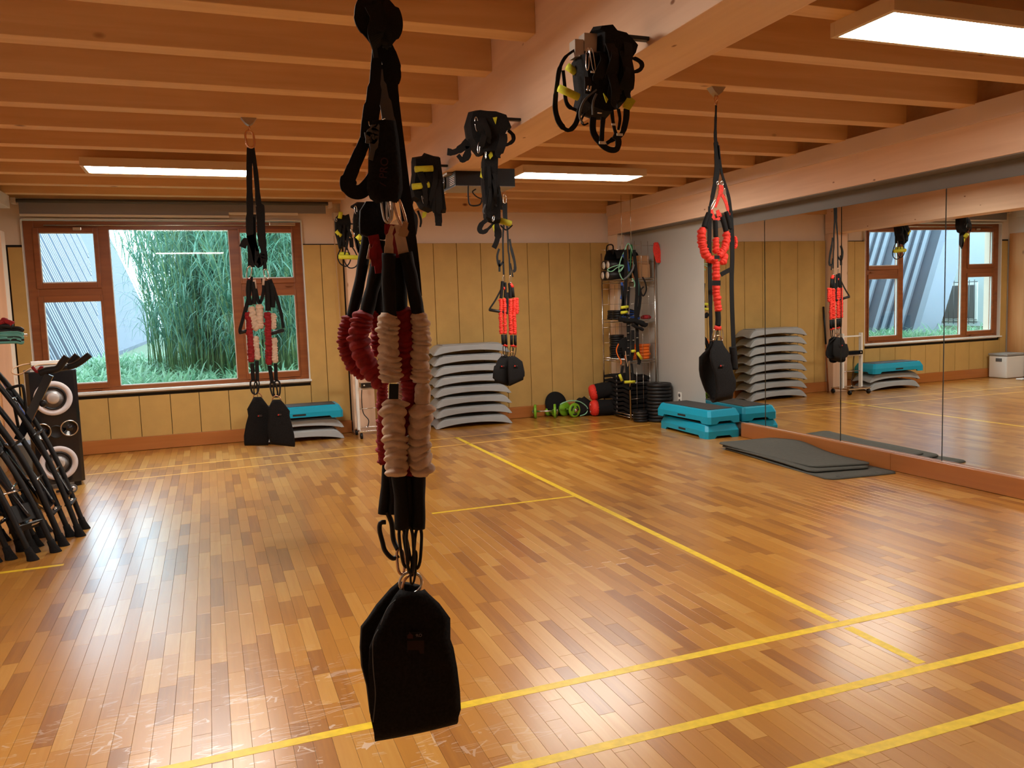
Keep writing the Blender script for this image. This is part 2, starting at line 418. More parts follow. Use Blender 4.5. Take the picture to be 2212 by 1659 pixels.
# ---- floor: strips of parquet running away along Y
floor = struct(thing('floor', None, None))
sub = MB().box((XL-.2, YB, -.12), (XR+.3, FY+.2, -.0095)).build('subfloor', 'dark', floor)
SW = .071
strips = []
x = XL; row = 0
while x < XR-.001:
    x1 = min(x+SW, XR)
    y = YB - R.random()*.5
    while y < FY:
        L = R.choice((.26, .34, .42, .50)) + R.random()*.04
        y1 = min(y+L, FY)
        if y1 > YB: strips.append((x, max(y, YB), x1, y1, R.random()))
        y = y1
    x = x1; row += 1
def vis(s):
    cx, cy = (s[0]+s[2])/2, (s[1]+s[3])/2
    d = V((cx, cy, 0))-CAM; z = d.dot(f_)
    if z < .5: return 0
    px = W_/2+FOC*d.dot(r_)/z; py = H_/2-FOC*d.dot(u_)/z
    if px < -40 or px > W_+40 or py > H_+30: return 0
    return 1/(z*z)
order = sorted(range(len(strips)), key=lambda i: -vis(strips[i]))
near = set(order[:300])
def plank(mb, s):
    x0, y0, x1, y1, t = s; g = .0004; c = .0006
    x0 += g; x1 -= g; y0 += g; y1 -= g; z0 = -.009
    vs = [(x0, y0, z0), (x1, y0, z0), (x1, y1, z0), (x0, y1, z0), (x0, y0, -c), (x1, y0, -c), (x1, y1, -c), (x0, y1, -c), (x0+c, y0+c, 0), (x1-c, y0+c, 0), (x1-c, y1-c, 0), (x0+c, y1-c, 0)]
    fs = [(8, 9, 10, 11), (4, 5, 9, 8), (5, 6, 10, 9), (6, 7, 11, 10), (7, 4, 8, 11), (0, 1, 5, 4), (1, 2, 6, 5), (2, 3, 7, 6), (3, 0, 4, 7)]
    mb.add(vs, fs, False, t)
rest = MB()
for i, s in enumerate(strips):
    if i in near:
        mb = MB(); plank(mb, s); mb.build('plank', 'parquet', floor, tone=True)
    else: plank(rest, s)
o = rest.build('parquet_strips', 'parquet', floor, tone=True); o['kind'] = 'stuff'
# painted lines
def line(pts, w=.05, m='yline'):
    mb = MB()
    (ax, ay), (bx, by) = pts; d = V((bx-ax, by-ay, 0)).normalized(); n = V((-d.y, d.x, 0))*w/2
    a = V((ax, ay, 0)); b = V((bx, by, 0)); z = V((0, 0, .0007))
    mb.prism([a-n, b-n, b+n, a+n], z); o = mb.build('line_marking', m, floor); o['label'] = 'yellow line' if m == 'yline' else 'thin yellow line'
line([(XL, 2.985), (5.6, 3.005)], .05); line([(.2, 2.50), (5.6, 2.455)], .05); line([(1.2, 2.095), (5.6, 2.08)], .05)
line([(2.803, 2.52), (2.803, 2.95)], .05); line([(2.803, 3.035), (2.803, 9.56)], .05)
line([(1.55, 6.03), (2.78, 6.02)], .035); line([(XL, 5.88), (-1.0, 5.90)], .04)
line([(-1.3, 9.307), (5.0, 9.64)], .028, 'yline2'); line([(-.9, 8.80), (5.35, 9.14)], .028, 'yline2')

# ---- ceiling: deck, joists, beams
ceil = struct(thing('ceiling', None, None))
MB().box((XL-.2, YB, HD), (XR+.6, FY+.3, HD+.05)).build('deck', 'deck', ceil)
for k in range(20):
    y0 = 4.70+.692*(k-10)
    if y0 > FY-.3: break
    if y0 > YB+.1: MB().cbox((XL, y0, HJ), (1.70, y0+.138, HD), .004).build('joist', 'joist', ceil)
for k in range(21):
    y0 = 4.61+.666*(k-10)
    if y0 > FY-.2: break
    if y0 > YB+.1: MB().cbox((2.02, y0, HJ), (5.60, y0+.138, HD), .004).build('joist', 'joist', ceil)
MB().cbox((1.70, YB, 2.61), (2.02, FY, HD), .006).build('beam', 'beam', ceil)
MB().cbox((5.60, YB, 2.60), (XR+.3, FY-.02, 2.90), .006).build('beam', 'beam', ceil)
MB().cbox((5.575, YB, 2.882), (XR+.3, FY-.02, HJ+.01), .003).build('fascia', 'band', ceil)
MB().cbox((XL, YB, 2.60), (-2.04, FY-.6, 2.90), .006).build('beam', 'beam', ceil)
MB().cbox((XL, YB, 2.88), (-1.99, FY-.25, HJ), .003).build('fascia', 'whitewall', ceil)

# ---- far wall: window opening x -1.94..1.19, z .75..2.78
wf = struct(thing('wall_far', None, None, (0, 0, 0)))
m_ = MB()
for a, b in (((XL-.2, FY+.04, 0), (-1.95, FY+.34, HD)), ((1.20, FY+.04, 0), (XR+.3, FY+.34, HD)),
             ((-1.95, FY+.04, 0), (1.20, FY+.34, .74)), ((-1.95, FY+.04, 2.79), (1.20, FY+.34, HD))):
    m_.box(a, b)
m_.build('masonry', 'plaster', wf)
def panels(xs, z0, z1, y=FY):
    for a, b in zip(xs[:-1], xs[1:]):
        MB().cbox((a+.0035, y-.012, z0), (b-.0035, y+.035, z1), .002).build('panel', 'panel', wf)
MB().box((XL, FY+.025, .02), (-1.95, FY+.041, 2.5)).box((1.2, FY+.025, .02), (5.68, FY+.041, 2.5)).box((-1.95, FY+.025, .02), (1.2, FY+.041, .70)).build('backing', 'dark', wf)
panels([-2.10, -1.95], .165, 2.47)
panels([-1.95, -1.545, -1.195, -.852, -.504, -.169, .18, .525, .868, 1.20], .165, .665)
panels([1.20, 1.42, 1.70], .165, 2.485)
panels([2.02, 2.25, 2.585, 2.930, 3.262, 3.610, 3.956, 4.312, 4.645, 4.977, 5.312, 5.62], .165, 2.50)
for i, (a, b) in enumerate(((-2.12, 1.70), (2.02, 5.62))):
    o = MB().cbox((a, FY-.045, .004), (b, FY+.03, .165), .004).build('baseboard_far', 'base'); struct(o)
    MB().box((a, FY+.0, 2.502), (b, FY+.041, 2.512)).build('cap_rail', 'plaster', wf) if i else None
# posts on the far wall
MB().cbox((1.72, FY-.17, .0), (2.00, FY+.03, 2.61), .006).build('post', 'post', wf)
MB().cbox((5.62, FY-.27, .0), (5.83, FY+.03, 2.60), .006).build('post', 'plaster', wf)
MB().cbox((5.70, FY-.33, 2.08), (5.80, FY-.27, 2.60), .003).build('trim_board', 'band', wf)
MB().cbox((2.0, FY-.04, 2.93), (5.6, FY+.03, HD), .004).build('wall_plate', 'joist', wf)
MB().cbox((XL, FY-.10, 3.015), (1.70, FY+.03, HD), .004).build('wall_plate', 'joist', wf)
# ---- left, right, back walls
wl = struct(thing('wall_left', None, None))
MB().box((XL-.2, YB, 0), (XL-.02, FY+.2, HD)).build('masonry', 'whitewall', wl)
y = 5.4
while y < 10.6:
    MB().cbox((XL-.02, y, 0), (XL, min(y+.60, 10.72), 2.6), .003).build('board', 'leftwood', wl); y += .604
MB().cbox((XL, 10.05, 0), (-2.02, 10.24, 2.60), .006).build('post', 'post', wl)
MB().cbox((XL, 6.6, 0), (-2.02, 6.8, 2.60), .006).build('post', 'post', wl)
wr = struct(thing('wall_right', None, None))
MB().box((XR+.012, YB, 0), (XR+.3, FY+.2, 2.61)).build('masonry', 'greywall', wr)
MB().box((XR-.03, YB, 2.905), (XR+.3, FY+.2, HD)).build('upper_boarding', 'deck', wr)
MB().box((XR-.008, 8.54, 0), (XR+.013, FY, 2.605)).build('painted_panel', 'greywall', wr)
MB().box((XR-.004, YB, 2.462), (XR+.013, 8.54, 2.60)).build('top_strip', 'strip', wr)
MB().box((5.61, YB, 2.592), (XR+.01, FY-.3, 2.5995)).build('soffit', 'strip', wr)
y = 7.74
while y > YB:
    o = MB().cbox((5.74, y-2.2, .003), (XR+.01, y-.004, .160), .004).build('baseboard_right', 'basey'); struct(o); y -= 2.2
struct(MB().box((XL-.2, YB-.2, 0), (XR+.3, YB, HD)).build('wall_back', 'whitewall'))
# outlet on the grey wall
t = thing('power_outlet', 'white double power outlet low on the grey wall beside the black weight plates', 'outlet', (XR-.008, 9.12, .30))
MB().cbox((XR-.022, 9.08, .245), (XR-.008, 9.16, .40), .004).build('cover', 'white', t)
for zz in (.36, .285): MB().cyl((XR-.0235, 9.12, zz), (XR-.02, 9.12, zz), .024).build('socket', 'greyweb', t)
# ---- mirror: panes side by side, leaning a hair
edges = [8.54, 7.372, 6.222, 5.042, 3.87, 2.70, 1.53, .36, -.81]
labs = ['tall wall mirror pane next to the grey wall, behind the blue steps', 'tall wall mirror pane second from the grey wall, reflecting the stack of grey steps',
        'tall wall mirror pane above the charcoal mats, reflecting the window', 'tall wall mirror pane at the right edge of the picture']
MROT = -.0049; MTIL = -.0022
for i in range(8):
    a, b = edges[i+1]+.003, edges[i]-.003
    mb = MB()
    def mp_(y, z, o=0): return V((XR-.004-o-(y-5.0)*0, y, z))
    mb.box((XR-.012, a, .162), (XR-.006, b, 2.460))
    ct = V((XR, (a+b)/2, 1.3))
    o = mb.build('wall_mirror', 'mirror')
    o.data.transform(Matrix.Translation(-ct)); o.location = ct; o.rotation_euler = (0, MTIL, MROT)
    tag(o, labs[i] if i < 4 else 'tall wall mirror pane outside the picture, pane %s towards the back wall' % ('one two three four'.split()[i-4]), 'mirror', 'wall mirror panes')
MB().box((XR-.012, YB, .158), (XR+.01, 8.54, .1625)).build('mirror_ledge', 'sill', wr)

# ---- window
wn = struct(thing('window_1', None, None, (0, FY, .75)))
y0, y1 = FY+.05, FY+.12
fm = MB()
def fr(mb, x0, z0, x1, z1, ya, yb): mb.cbox((x0, ya, z0), (x1, yb, z1), .004)
MB().cbox((-1.94, y0, .75), (-1.83, y1, 2.78), .004).build('jamb', 'frame', wn)
MB().cbox((1.07, y0, .75), (1.19, y1, 2.78), .004).build('jamb', 'frame', wn)
MB().cbox((-1.83, y0, 2.68), (1.07, y1, 2.78), .004).build('head', 'frame', wn)
MB().cbox((-1.83, y0, .75), (1.07, y1, .80), .004).build('bottom_rail', 'frame', wn)
MB().cbox((-1.17, y0-.005, .80), (-1.05, y1, 2.68), .004).build('mullion', 'frame', wn)
MB().cbox((.305, y0-.005, .80), (.42, y1, 2.68), .004).build('mullion', 'frame', wn)
MB().cbox((-1.83, y0+.002, 1.90), (-1.17, y1, 1.995), .004).build('transom', 'frame', wn)
MB().cbox((.42, y0+.002, 1.92), (1.07, y1, 2.01), .004).build('transom', 'frame', wn)
def sash(x0, z0, x1, z1, px0, pz0, px1, pz1, tilt=0):
    ya, yb = FY+.03, FY+.10
    mb = MB()
    for a, b in (((x0, ya, z0), (px0, yb, z1)), ((px1, ya, z0), (x1, yb, z1)), ((px0, ya, pz1), (px1, yb, z1)), ((px0, ya, z0), (px1, yb, pz0))): mb.cbox(a, b, .004)
    g = MB().box((px0-.01, FY+.062, pz0-.01), (px1+.01, FY+.068, pz1+.01))
    tr_ = MB()
    for a, b in (((px0-.001, FY+.05, pz0), (px0+.008, FY+.075, pz1)), ((px1-.008, FY+.05, pz0), (px1+.001, FY+.075, pz1)), ((px0, FY+.05, pz1-.008), (px1, FY+.075, pz1+.001)), ((px0, FY+.05, pz0-.001), (px1, FY+.075, pz0+.012))): tr_.box(a, b)
    if tilt:
        q = Matrix.Translation((0, ya, z0)) @ Matrix.Rotation(tilt, 4, 'X') @ Matrix.Translation((0, -ya, -z0))
        for w in (mb, g, tr_): w.v = [q @ v for v in w.v]
    o = mb.build('sash', 'frame', wn); g.build('pane', 'glass', o); tr_.build('glazing_seal', 'sill', o)
sash(-1.845, 1.99, -1.165, 2.695, -1.785, 2.057, -1.21, 2.64, .0)
sash(-1.845, .79, -1.165, 1.905, -1.79, .855, -1.185, 1.838)
sash(.415, 2.005, 1.085, 2.695, .435, 2.070, 1.07, 2.65)
sash(.415, .79, 1.085, 1.925, .435, .862, 1.068, 1.853)
g = MB().box((-1.06, FY+.08, .79), (.315, FY+.086, 2.70)).build('pane', 'glass', wn)
tr_ = MB()
for a, b in (((-1.052, FY+.06, .80), (-1.043, FY+.09, 2.685)), ((.296, FY+.06, .80), (.306, FY+.09, 2.685)), ((-1.05, FY+.06, 2.677), (.305, FY+.09, 2.686)), ((-1.05, FY+.06, .797), (.305, FY+.09, .812))): tr_.box(a, b)
tr_.build('glazing_seal', 'sill', wn)
MB().cbox((-1.97, FY-.04, .722), (1.215, FY+.06, .748), .004).build('window_sill', 'sill', wn)
MB().box((-1.952, FY-.01, .748), (-1.942, FY+.06, 2.80)).box((1.192, FY-.01, .748), (1.202, FY+.06, 2.80)).box((-1.95, FY-.01, 2.785), (1.20, FY+.06, 2.80)).build('reveal', 'sill', wn)
# opener rod along the head
rod = MB().cyl((-1.72, FY+.01, 2.722), (1.0, FY+.01, 2.735), .009, 10)
rod.cbox((-1.42, FY-.01, 2.665), (-1.33, FY+.04, 2.70), .004).cbox((.80, FY-.015, 2.725), (1.12, FY+.04, 2.765), .004)
rod.build('opener_rod', 'chrome', wn)
for xx, zz in ((-1.3, .775), (.98, .775), (1.0, 1.965)):
    MB().cbox((xx-.04, FY+.015, zz-.006), (xx+.04, FY+.05, zz+.006), .003).build('hinge', 'frame', wn)

# roller blind
t = thing('roller_blind', 'rolled-up dark grey blind mounted along the top of the window', 'blind', (-.2, FY-.08, 2.83))
MB().cyl((-1.97, FY-.13, 2.985), (1.53, FY-.13, 2.995), .022, 14).build('roller', 'greyweb', t)
MB().box((-1.93, FY-.112, 2.835), (.32, FY-.106, 2.985)).box((.32, FY-.112, 2.872), (1.50, FY-.106, 2.985)).build('blind_fabric', 'blind', t)
MB().cbox((-1.93, FY-.12, 2.812), (.32, FY-.10, 2.838), .003).cbox((.32, FY-.12, 2.85), (1.15, FY-.10, 2.878), .003).build('bottom_bar', 'whitewall', t)
for xx in (-2.0, 1.53): MB().cbox((xx, FY-.16, 2.95), (xx+.05, FY-.02, 3.015), .003).build('bracket', 'whitewall', t)
t = thing('junction_box', 'small white cable box on the wall right of the roller blind', 'box', (1.62, FY-.01, 2.85))
MB().cbox((1.60, FY-.03, 2.80), (1.67, FY+.03, 2.90), .004).build('cover', 'whitewall', t)
MB().cyl((1.635, FY-.0, 2.9), (1.635, FY+.0, 2.98), .006, 8).build('conduit', 'whitewall', t)
# blind cord
o = MB().tube(smooth_path([(1.60, FY-.05, 2.9), (1.61, FY-.06, 2.0), (1.63, FY-.06, 1.25), (1.645, FY-.06, 1.02), (1.625, FY-.06, 1.02), (1.622, FY-.06, 1.3), (1.595, FY-.05, 2.6)], 6), .0028, 6).build('blind_cord', 'tan')
tag(o, 'thin pale pull cord of the blind looped down the mustard panelling', 'cord')

# ---- ceiling lamps
def lamp(x0, y0, label):
    t = thing('ceiling_lamp', label, 'lamp', (x0+.7, y0+.2, 2.945), 'rectangular ceiling lamps')
    x1, y1, z0, z1, w = x0+1.42, y0+.42, 2.945, 3.02, .03
    mb = MB()
    for a, b in (((x0, y0, z0), (x1, y0+w, z1)), ((x0, y1-w, z0), (x1, y1, z1)), ((x0, y0+w, z0), (x0+w, y1-w, z1)), ((x1-w, y0+w, z0), (x1, y1-w, z1))): mb.cbox(a, b, .002)
    mb.build('frame', 'lightframe', t)
    MB().box((x0+w, y0+w, z0+.006), (x1-w, y1-w, z0+.012)).build('diffuser', 'lamp', t)
    MB().box((x0+w, y0+w, z0+.03), (x1-w, y1-w, z1)).build('housing', 'white', t)
lamp(-.96, 7.95, 'lit rectangular ceiling lamp in front of the window')
lamp(3.05, 7.62, 'lit rectangular ceiling lamp behind the projector, in the right-hand bay')
lamp(3.14, 3.04, 'large lit ceiling lamp in the top right corner of the picture')
lamp(-.96, 3.10, 'lit rectangular ceiling lamp above the camera, outside the picture')

# ================================================================== OUTSIDE
GZ = .55
struct(MB().box((-40, FY+.36, GZ-.1), (30, 70, GZ)).build('ground', 'soil'))
# leaning ribbed facade on the left
fac = thing('barn', 'grey building outside the window whose ribbed facade leans back', 'building', (-2.6, 13.2, GZ))
lean = -.37
def fp(y, z, d=0): return V((-2.6+lean*(z-GZ)+d*.94, y, z+d*.34))
MB().prism([fp(13.2, GZ-.1), fp(48, GZ-.1), fp(48, 6.2), fp(13.2, 6.2)], (-.15, 0, -.05)).build('facade', 'shed', fac)
k = 0; y = 13.22
while y < 32:
    zb = GZ+max(0, y-23)*.38; b = .10+.005*(y-13)
    if zb < 6: MB().prism([fp(y, zb, .0), fp(y, 6.2, .0), fp(y, 6.2, .05), fp(y, zb, .05)], (0, b, 0)).build('rib', 'shedrib', fac)
    y += (.23 if k % 4 else .42)*(1+.04*(y-13)); k += 1
MB().prism([fp(13.15, GZ, .06), fp(13.15, 6.3, .06), fp(13.15, 6.3, -.5), fp(13.15, GZ, -.5)], (0, .07, 0)).build('edge_board', 'shedrib', fac)
MB().box((-2.72, 13.2, GZ), (-2.55, 48, GZ+.12)).build('kerb', 'shed', fac)
# white house seen in the mirror
hs = thing('house', 'white rendered house seen through the window in the mirror, with a barred window', 'building', (-9, 19, 0))
MB().box((-9.4, 9, 0), (-9.0, 40, 9)).build('wall', 'bldg', hs)
MB().box((-9.0, 17.05, .70), (-8.97, 18.30, 1.80)).build('window_frame', 'white', hs)
MB().box((-8.98, 17.12, .77), (-8.96, 18.23, 1.73)).build('pane', 'greyweb', hs)
for k in range(9):
    yy = 17.0+k*.17; MB().cyl((-8.8, yy, .62), (-8.8, yy, 1.88), .012, 6).build('bar', 'greyweb', hs)
for zz in (.66, .74, 1.82): MB().cyl((-8.8, 16.9, zz), (-8.8, 18.55, zz), .012, 6).build('bar', 'greyweb', hs)

# reeds
def leaf(mb, p, az, L, w, droop, lift, n=7):
    d = V((math.cos(az), math.sin(az), 0)); sd = V((-d.y, d.x, 0)); vs = []; q = V(p); ang = lift
    for i in range(n+1):
        t = i/n; ww = w*(1-t)**.7*(.5+min(t*4, .5)) + .0008
        vs += [q-sd*ww, q+sd*ww]
        ang = lift-droop*t*t*1.0-droop*t*.25
        q = q+(d*math.cos(ang)+V((0, 0, math.sin(ang))))*(L/n)
    mb.add(vs, [(2*i, 2*i+1, 2*i+3, 2*i+2) for i in range(n)], True)
clumps = [(-.75, 17.5, 34, 3.5, .5), (-.45, 15.6, 55, 3.7, .6), (-.12, 14.4, 60, 3.9, .55), (.25, 14.3, 90, 3.9, .5), (.95, 13.6, 150, 3.7, .5), (1.5, 14.6, 140, 4.2, .6), (.35, 16.2, 130, 4.6, .8), (1.6, 16.6, 110, 4.7, .8), (2.9, 15.0, 90, 4.3, .8), (.55, 12.9, 50, 2.9, .3), (-.1, 17.8, 60, 4.0, .4)]
t = thing('reed_bed', 'dense bed of tall green reeds with arching leaves outside the window', 'reeds', (.8, 14.5, GZ), None, 'stuff')
mb = MB(); ms = MB()
for cx, cy, n, h, sp in clumps:
    for i in range(n):
        x = cx+R.gauss(0, sp*.5); y = cy+R.gauss(0, sp*.5); hh = h*R.uniform(.6, 1.0)
        lx, ly = R.gauss(-.05, .13)*hh, R.gauss(0, .10)*hh
        pts = [V((x+lx*t_*t_, y+ly*t_*t_, GZ+hh*t_)) for t_ in (0, .33, .66, 1)]
        ms.tube(pts, [.008, .007, .005, .002], 4)
        for k in range(10):
            t_ = R.uniform(.12, 1); p = V((x+lx*t_*t_, y+ly*t_*t_, GZ+hh*t_))
            leaf(mb, p, R.uniform(0, 6.283), R.uniform(.7, 1.45), R.uniform(.007, .016), R.uniform(1.3, 3.0), R.uniform(.9, 1.4))
o = mb.build('leaves', 'reed', t); o['kind'] = 'stuff'; o = ms.build('stalks', 'stalk', t); o['kind'] = 'stuff'
# ferns and low growth in front of the facade and reeds
t = thing('fern_bed', 'low bright green ferns covering the ground outside the window', 'plants', (-.8, 14, GZ), None, 'stuff'); mb = MB()
for i in range(900):
    y = 11.4+R.random()**1.3*9; x = R.uniform(-2.4, 1.7) if y > 13 else R.uniform(-2.6, 1.6)
    if x > -.2 and R.random() < .5: continue
    for k in range(5):
        leaf(mb, (x, y, GZ), R.uniform(0, 6.283), R.uniform(.25, .55), R.uniform(.012, .03), R.uniform(.8, 2.0), R.uniform(.8, 1.3), 4)
o = mb.build('fronds', 'fern', t); o['kind'] = 'stuff'
t = thing('creeper', 'straggly weeds growing at the foot of the leaning ribbed facade', 'plants', (-4, 14, GZ), None, 'stuff'); mb = MB()
for i in range(160):
    y = R.uniform(11.3, 13.0); x = R.uniform(-8.6, -2.9)
    for k in range(4): leaf(mb, (x, y, GZ), R.uniform(0, 6.283), R.uniform(.25, .6), R.uniform(.012, .03), R.uniform(.8, 2.0), R.uniform(.8, 1.3), 4)
o = mb.build('fronds', 'fern', t); o['kind'] = 'stuff'

# ================================================================== STEPS
def arch_step(L=1.09, D=.40, H=.135):
    """concave grey aerobic step: long low arch with rounded ends and arched short sides"""
    nx, ny = 28, 10; mb = MB()
    def top(u, v):
        e = 1-abs(u)**6; z = H*(.90+.10*(1-u*u)) - (H*.62)*max(0, (abs(u)-.80)/.20)**1.6
        z -= .012*max(0, (abs(v)-.8)/.2)**2
        return z
    def bot(u, v):
        a = max(0, 1-(u/.92)**2)**.75*(H*.40); b = max(0, 1-(v/.72)**2)*(H*.22)
        return max(a, b if abs(u) > .5 else a)
    T = []; B = []
    for i in range(nx+1):
        u = -1+2*i/nx; ins = .018*(1-0)
        for j in range(ny+1):
            v = -1+2*j/ny
            zt = top(u, v); zb = min(bot(u, v), zt-.008)
            x = u*L/2; y = v*D/2
            T.append(V((x*(1-.035), y*(1-.05), zt))); B.append(V((x, y, zb)))
    K = len(T); fs = []
    for i in range(nx):
        for j in range(ny):
            a = i*(ny+1)+j; b = a+ny+1
            fs.append((a, b, b+1, a+1)); fs.append((K+a, K+a+1, K+b+1, K+b))
    for i in range(nx):
        a = i*(ny+1); b = a+ny+1; fs.append((a, K+a, K+b, b)); a += ny; b += ny; fs.append((b, K+b, K+a, a))
    for j in range(ny):
        a = j; fs.append((a+1, K+a+1, K+a, a)); a = nx*(ny+1)+j; fs.append((a, K+a, K+a+1, a+1))
    mb.add(T+B, fs, False); return mb
def grey_step(label, group):
    t = thing('aerobic_step', label, 'step', (0, 0, 0), group)
    o = arch_step().build('deck', 'grey', t)
    bv = o.modifiers.new('b', 'BEVEL'); bv.width = .006; bv.segments = 2; bv.limit_method = 'ANGLE'; bv.angle_limit = math.radians(40)
    for sx in (-1, 1):
        for sy in (-1, 1): MB().cyl((sx*.505, sy*.165, -.004), (sx*.505, sy*.165, .012), .018, 10).build('foot', 'blackp', t)
    MB().cbox((-.40, -.15, .129), (.40, .15, .137), .003).build('tread', 'grey', t)
    return t
def blue_step(label, group):
    """turquoise block step: bevelled body with cut-outs below and a black rubber tread"""
    t = thing('block_step', label, 'step', (0, 0, 0), group)
    L, D, H = 1.08, .46, .165; mb = MB()
    # ring outline (octagon) loft: bottom, flare, top
    def ring(z, ix, iy, c):
        x, y = L/2-ix, D/2-iy
        return [V((-x+c, -y, z)), V((x-c, -y, z)), V((x, -y+c, z)), V((x, y-c, z)), V((x-c, y, z)), V((-x+c, y, z)), V((-x, y-c, z)), V((-x, -y+c, z))]
    rs = [ring(.03, .0, .0, .03), ring(.085, .0, .0, .03), ring(.148, .035, .022, .03), ring(.160, .045, .032, .03)]
    vs = [v for r in rs for v in r]; fs = []
    for a in range(3):
        for k in range(8): l = (k+1) % 8; fs.append((a*8+k, a*8+l, a*8+8+l, a*8+8+k))
    fs.append(tuple(range(24, 32))); fs.append(tuple(reversed(range(8))))
    mb.add(vs, fs)
    mb.build('body', 'blue', t)
    ft = MB()
    for sx in (-1, 1):
        ft = MB()
        # corner shoes leave an arched gap in the short side and a long gap in the long side
        for sy in (-1, 1):
            x0, x1 = sorted((sx*(L/2), sx*(L/2-.20))); ya, yb = sorted((sy*(D/2), sy*.075))
            xo = sx*L/2; xi = sx*(L/2-.17); yo = sy*D/2; yi = sy*.085
            ft.prism([(xo, yo-sy*.03, .031), (xo, yi+sy*.0, .031), (xo, yi+sy*.035, .0), (xo, yo-sy*.03, .0)], (-sx*.03, 0, 0))
            ft = ft
            MB().prism([(xo-sx*.03, yo, .031), (xi, yo, .031), (xi+sx*.03, yo, .0), (xo-sx*.03, yo, .0)], (0, -sy*.03, 0)).prism(
                [(xo, yo-sy*.03, .031), (xo, yi, .031), (xo, yi+sy*.035, 0), (xo, yo-sy*.03, 0)], (-sx*.03, 0, 0)).prism(
                [(xo, yo-sy*.03, 0), (xo-sx*.03, yo, 0), (xo-sx*.03, yo-sy*.03, 0)], (0, 0, .031)).build('foot', 'blue', t)
    MB().cbox((-L/2+.085, -D/2+.06, .156), (L/2-.085, D/2-.06, .1665), .003).build('tread', 'steptop', t)
    MB().cbox((-L/2+.12, -D/2+.08, .012), (L/2-.12, D/2-.08, .031), .002).build('underside', 'dark', t)
    for sy in (-1, 1):
        MB().cbox((-.08, sy*D/2-.004 if sy > 0 else -D/2-.002, .048), (.08, sy*D/2+.002 if sy > 0 else -D/2+.004, .072), .002).build('grip_recess', 'dark', t)
    return t
gl_ = ['bottom grey step of the tall stack, resting on the floor', 'grey step second from the bottom of the tall stack', 'grey step third from the bottom of the tall stack', 'grey step fourth from the bottom of the tall stack',
       'grey step fourth from the top of the tall stack', 'grey step third from the top of the tall stack', 'grey step just under the topmost of the tall stack', 'topmost grey step of the tall stack by the mustard panels']
g0 = grey_step(gl_[0], 'grey steps in the tall stack')
for k in range(8):
    o = g0 if k == 0 else dup(g0, None, None, gl_[k])
    o.location = (3.30, 10.475, .004+k*.1405); o.rotation_euler = (0, 0, .012*((k % 3)-1))
# short stack below the window
for k, lb in enumerate(('lower grey step of the short stack below the window', 'upper grey step of the short stack, under the turquoise one')):
    o = dup(g0, (.99, 10.44, .004+k*.1405), .0, lb); o['group'] = 'steps in the short stack below the window'
b0 = blue_step('lower turquoise block step with black tread, on the floor against the mirror', 'turquoise block steps in front of the mirror')
b0.location = (5.54, 8.31, 0); b0.rotation_euler = (0, 0, math.pi/2-.035)
b1 = dup(b0, (5.53, 8.32, .168), math.pi/2+.045, 'upper turquoise block step with black tread, against the mirror')
b2 = dup(b0, (.98, 10.40, .289), .0, 'turquoise block step lying on top of two grey steps below the window'); b2['group'] = 'steps in the short stack below the window'

# ================================================================== SPEAKER
sx0, sy0 = -1.445, 8.72
sp = thing('loudspeaker', 'tall black party loudspeaker with two big white-ringed woofers, left of the window', 'speaker', (sx0, sy0+.2, 0))
def spk(mb): # rotate about vertical
    q = Matrix.Translation((sx0, sy0, 0)) @ Matrix.Rotation(math.radians(12), 4, 'Z')
    mb.v = [q @ v for v in mb.v]; return mb
SH = 1.165
body = MB()
ol = [(-.215, 0), (-.185, -.03), (.185, -.03), (.215, 0), (.215, .40), (-.215, .40)]
body.prism([(a, b, .045) for a, b in ol], (0, 0, SH-.085)); spk(body).build('cabinet', 'blackg', sp)
top = MB().prism([(-.215, 0, SH-.04), (-.185, -.03, SH-.04), (.185, -.03, SH-.04), (.215, 0, SH-.04), (.215, .40, SH-.04), (-.215, .40, SH-.04)], (0, 0, .012)); spk(top).build('top_lid', 'blackp', sp)
pn = MB().prism([(-.17, .0, SH-.028), (.17, .0, SH-.028), (.15, .12, SH+.03), (-.15, .12, SH+.03)], (0, .02, -.004)); spk(pn).build('control_panel', 'offgrey', sp)
for k in range(9): 
    kb = MB().cyl((-.13+k*.032, .03, SH-.012), (-.13+k*.032, .022, SH+.004), .009, 10); spk(kb).build('knob', 'steel', sp)
def driver(cx, cz, Rr, big=True):
    c = V((cx, -.03, cz)); ax = V((0, -1, 0)); r = MB()
    if big:
        r.lathe([(Rr, -.002), (Rr, .006), (Rr*.98, .010), (Rr*.70, .008), (Rr*.68, 0), (Rr*.68, -.002)], c, ax, 40); o = spk(r).build('woofer', 'ring', sp)
        q = MB().lathe([(Rr*.69, .0), (Rr*.66, .014), (Rr*.60, .014), (Rr*.56, .003), (Rr*.56, .0)], c, ax, 40); spk(q).build('surround', 'blackp', o)
        q = MB().lathe([(Rr*.56, .004), (Rr*.34, .0010), (Rr*.32, .005), (Rr*.18, .0095), (.004, .011)], c, ax, 40); spk(q).build('cone', 'cone', o)
    else:
        r.lathe([(Rr, -.002), (Rr, .008), (Rr*.88, .010), (Rr*.86, .002), (Rr*.86, -.002)], c, ax, 32); o = spk(r).build('tweeter', 'chrome', sp)
        q = MB().lathe([(Rr*.86, .002), (Rr*.4, .0015), (Rr*.3, .006), (.004, .012)], c, ax, 32); spk(q).build('horn', 'blackg', o)
driver(.0, .875, .165); driver(.0, .245, .165)
driver(-.115, .565, .078, False); driver(.115, .575, .078, False)
q = MB().lathe([(.062, -.001), (.062, .006), (.055, .007), (.050, .001)], V((0, -.03, .55)), V((0, -1, 0))); spk(q).build('bass_port', 'blackp', sp)
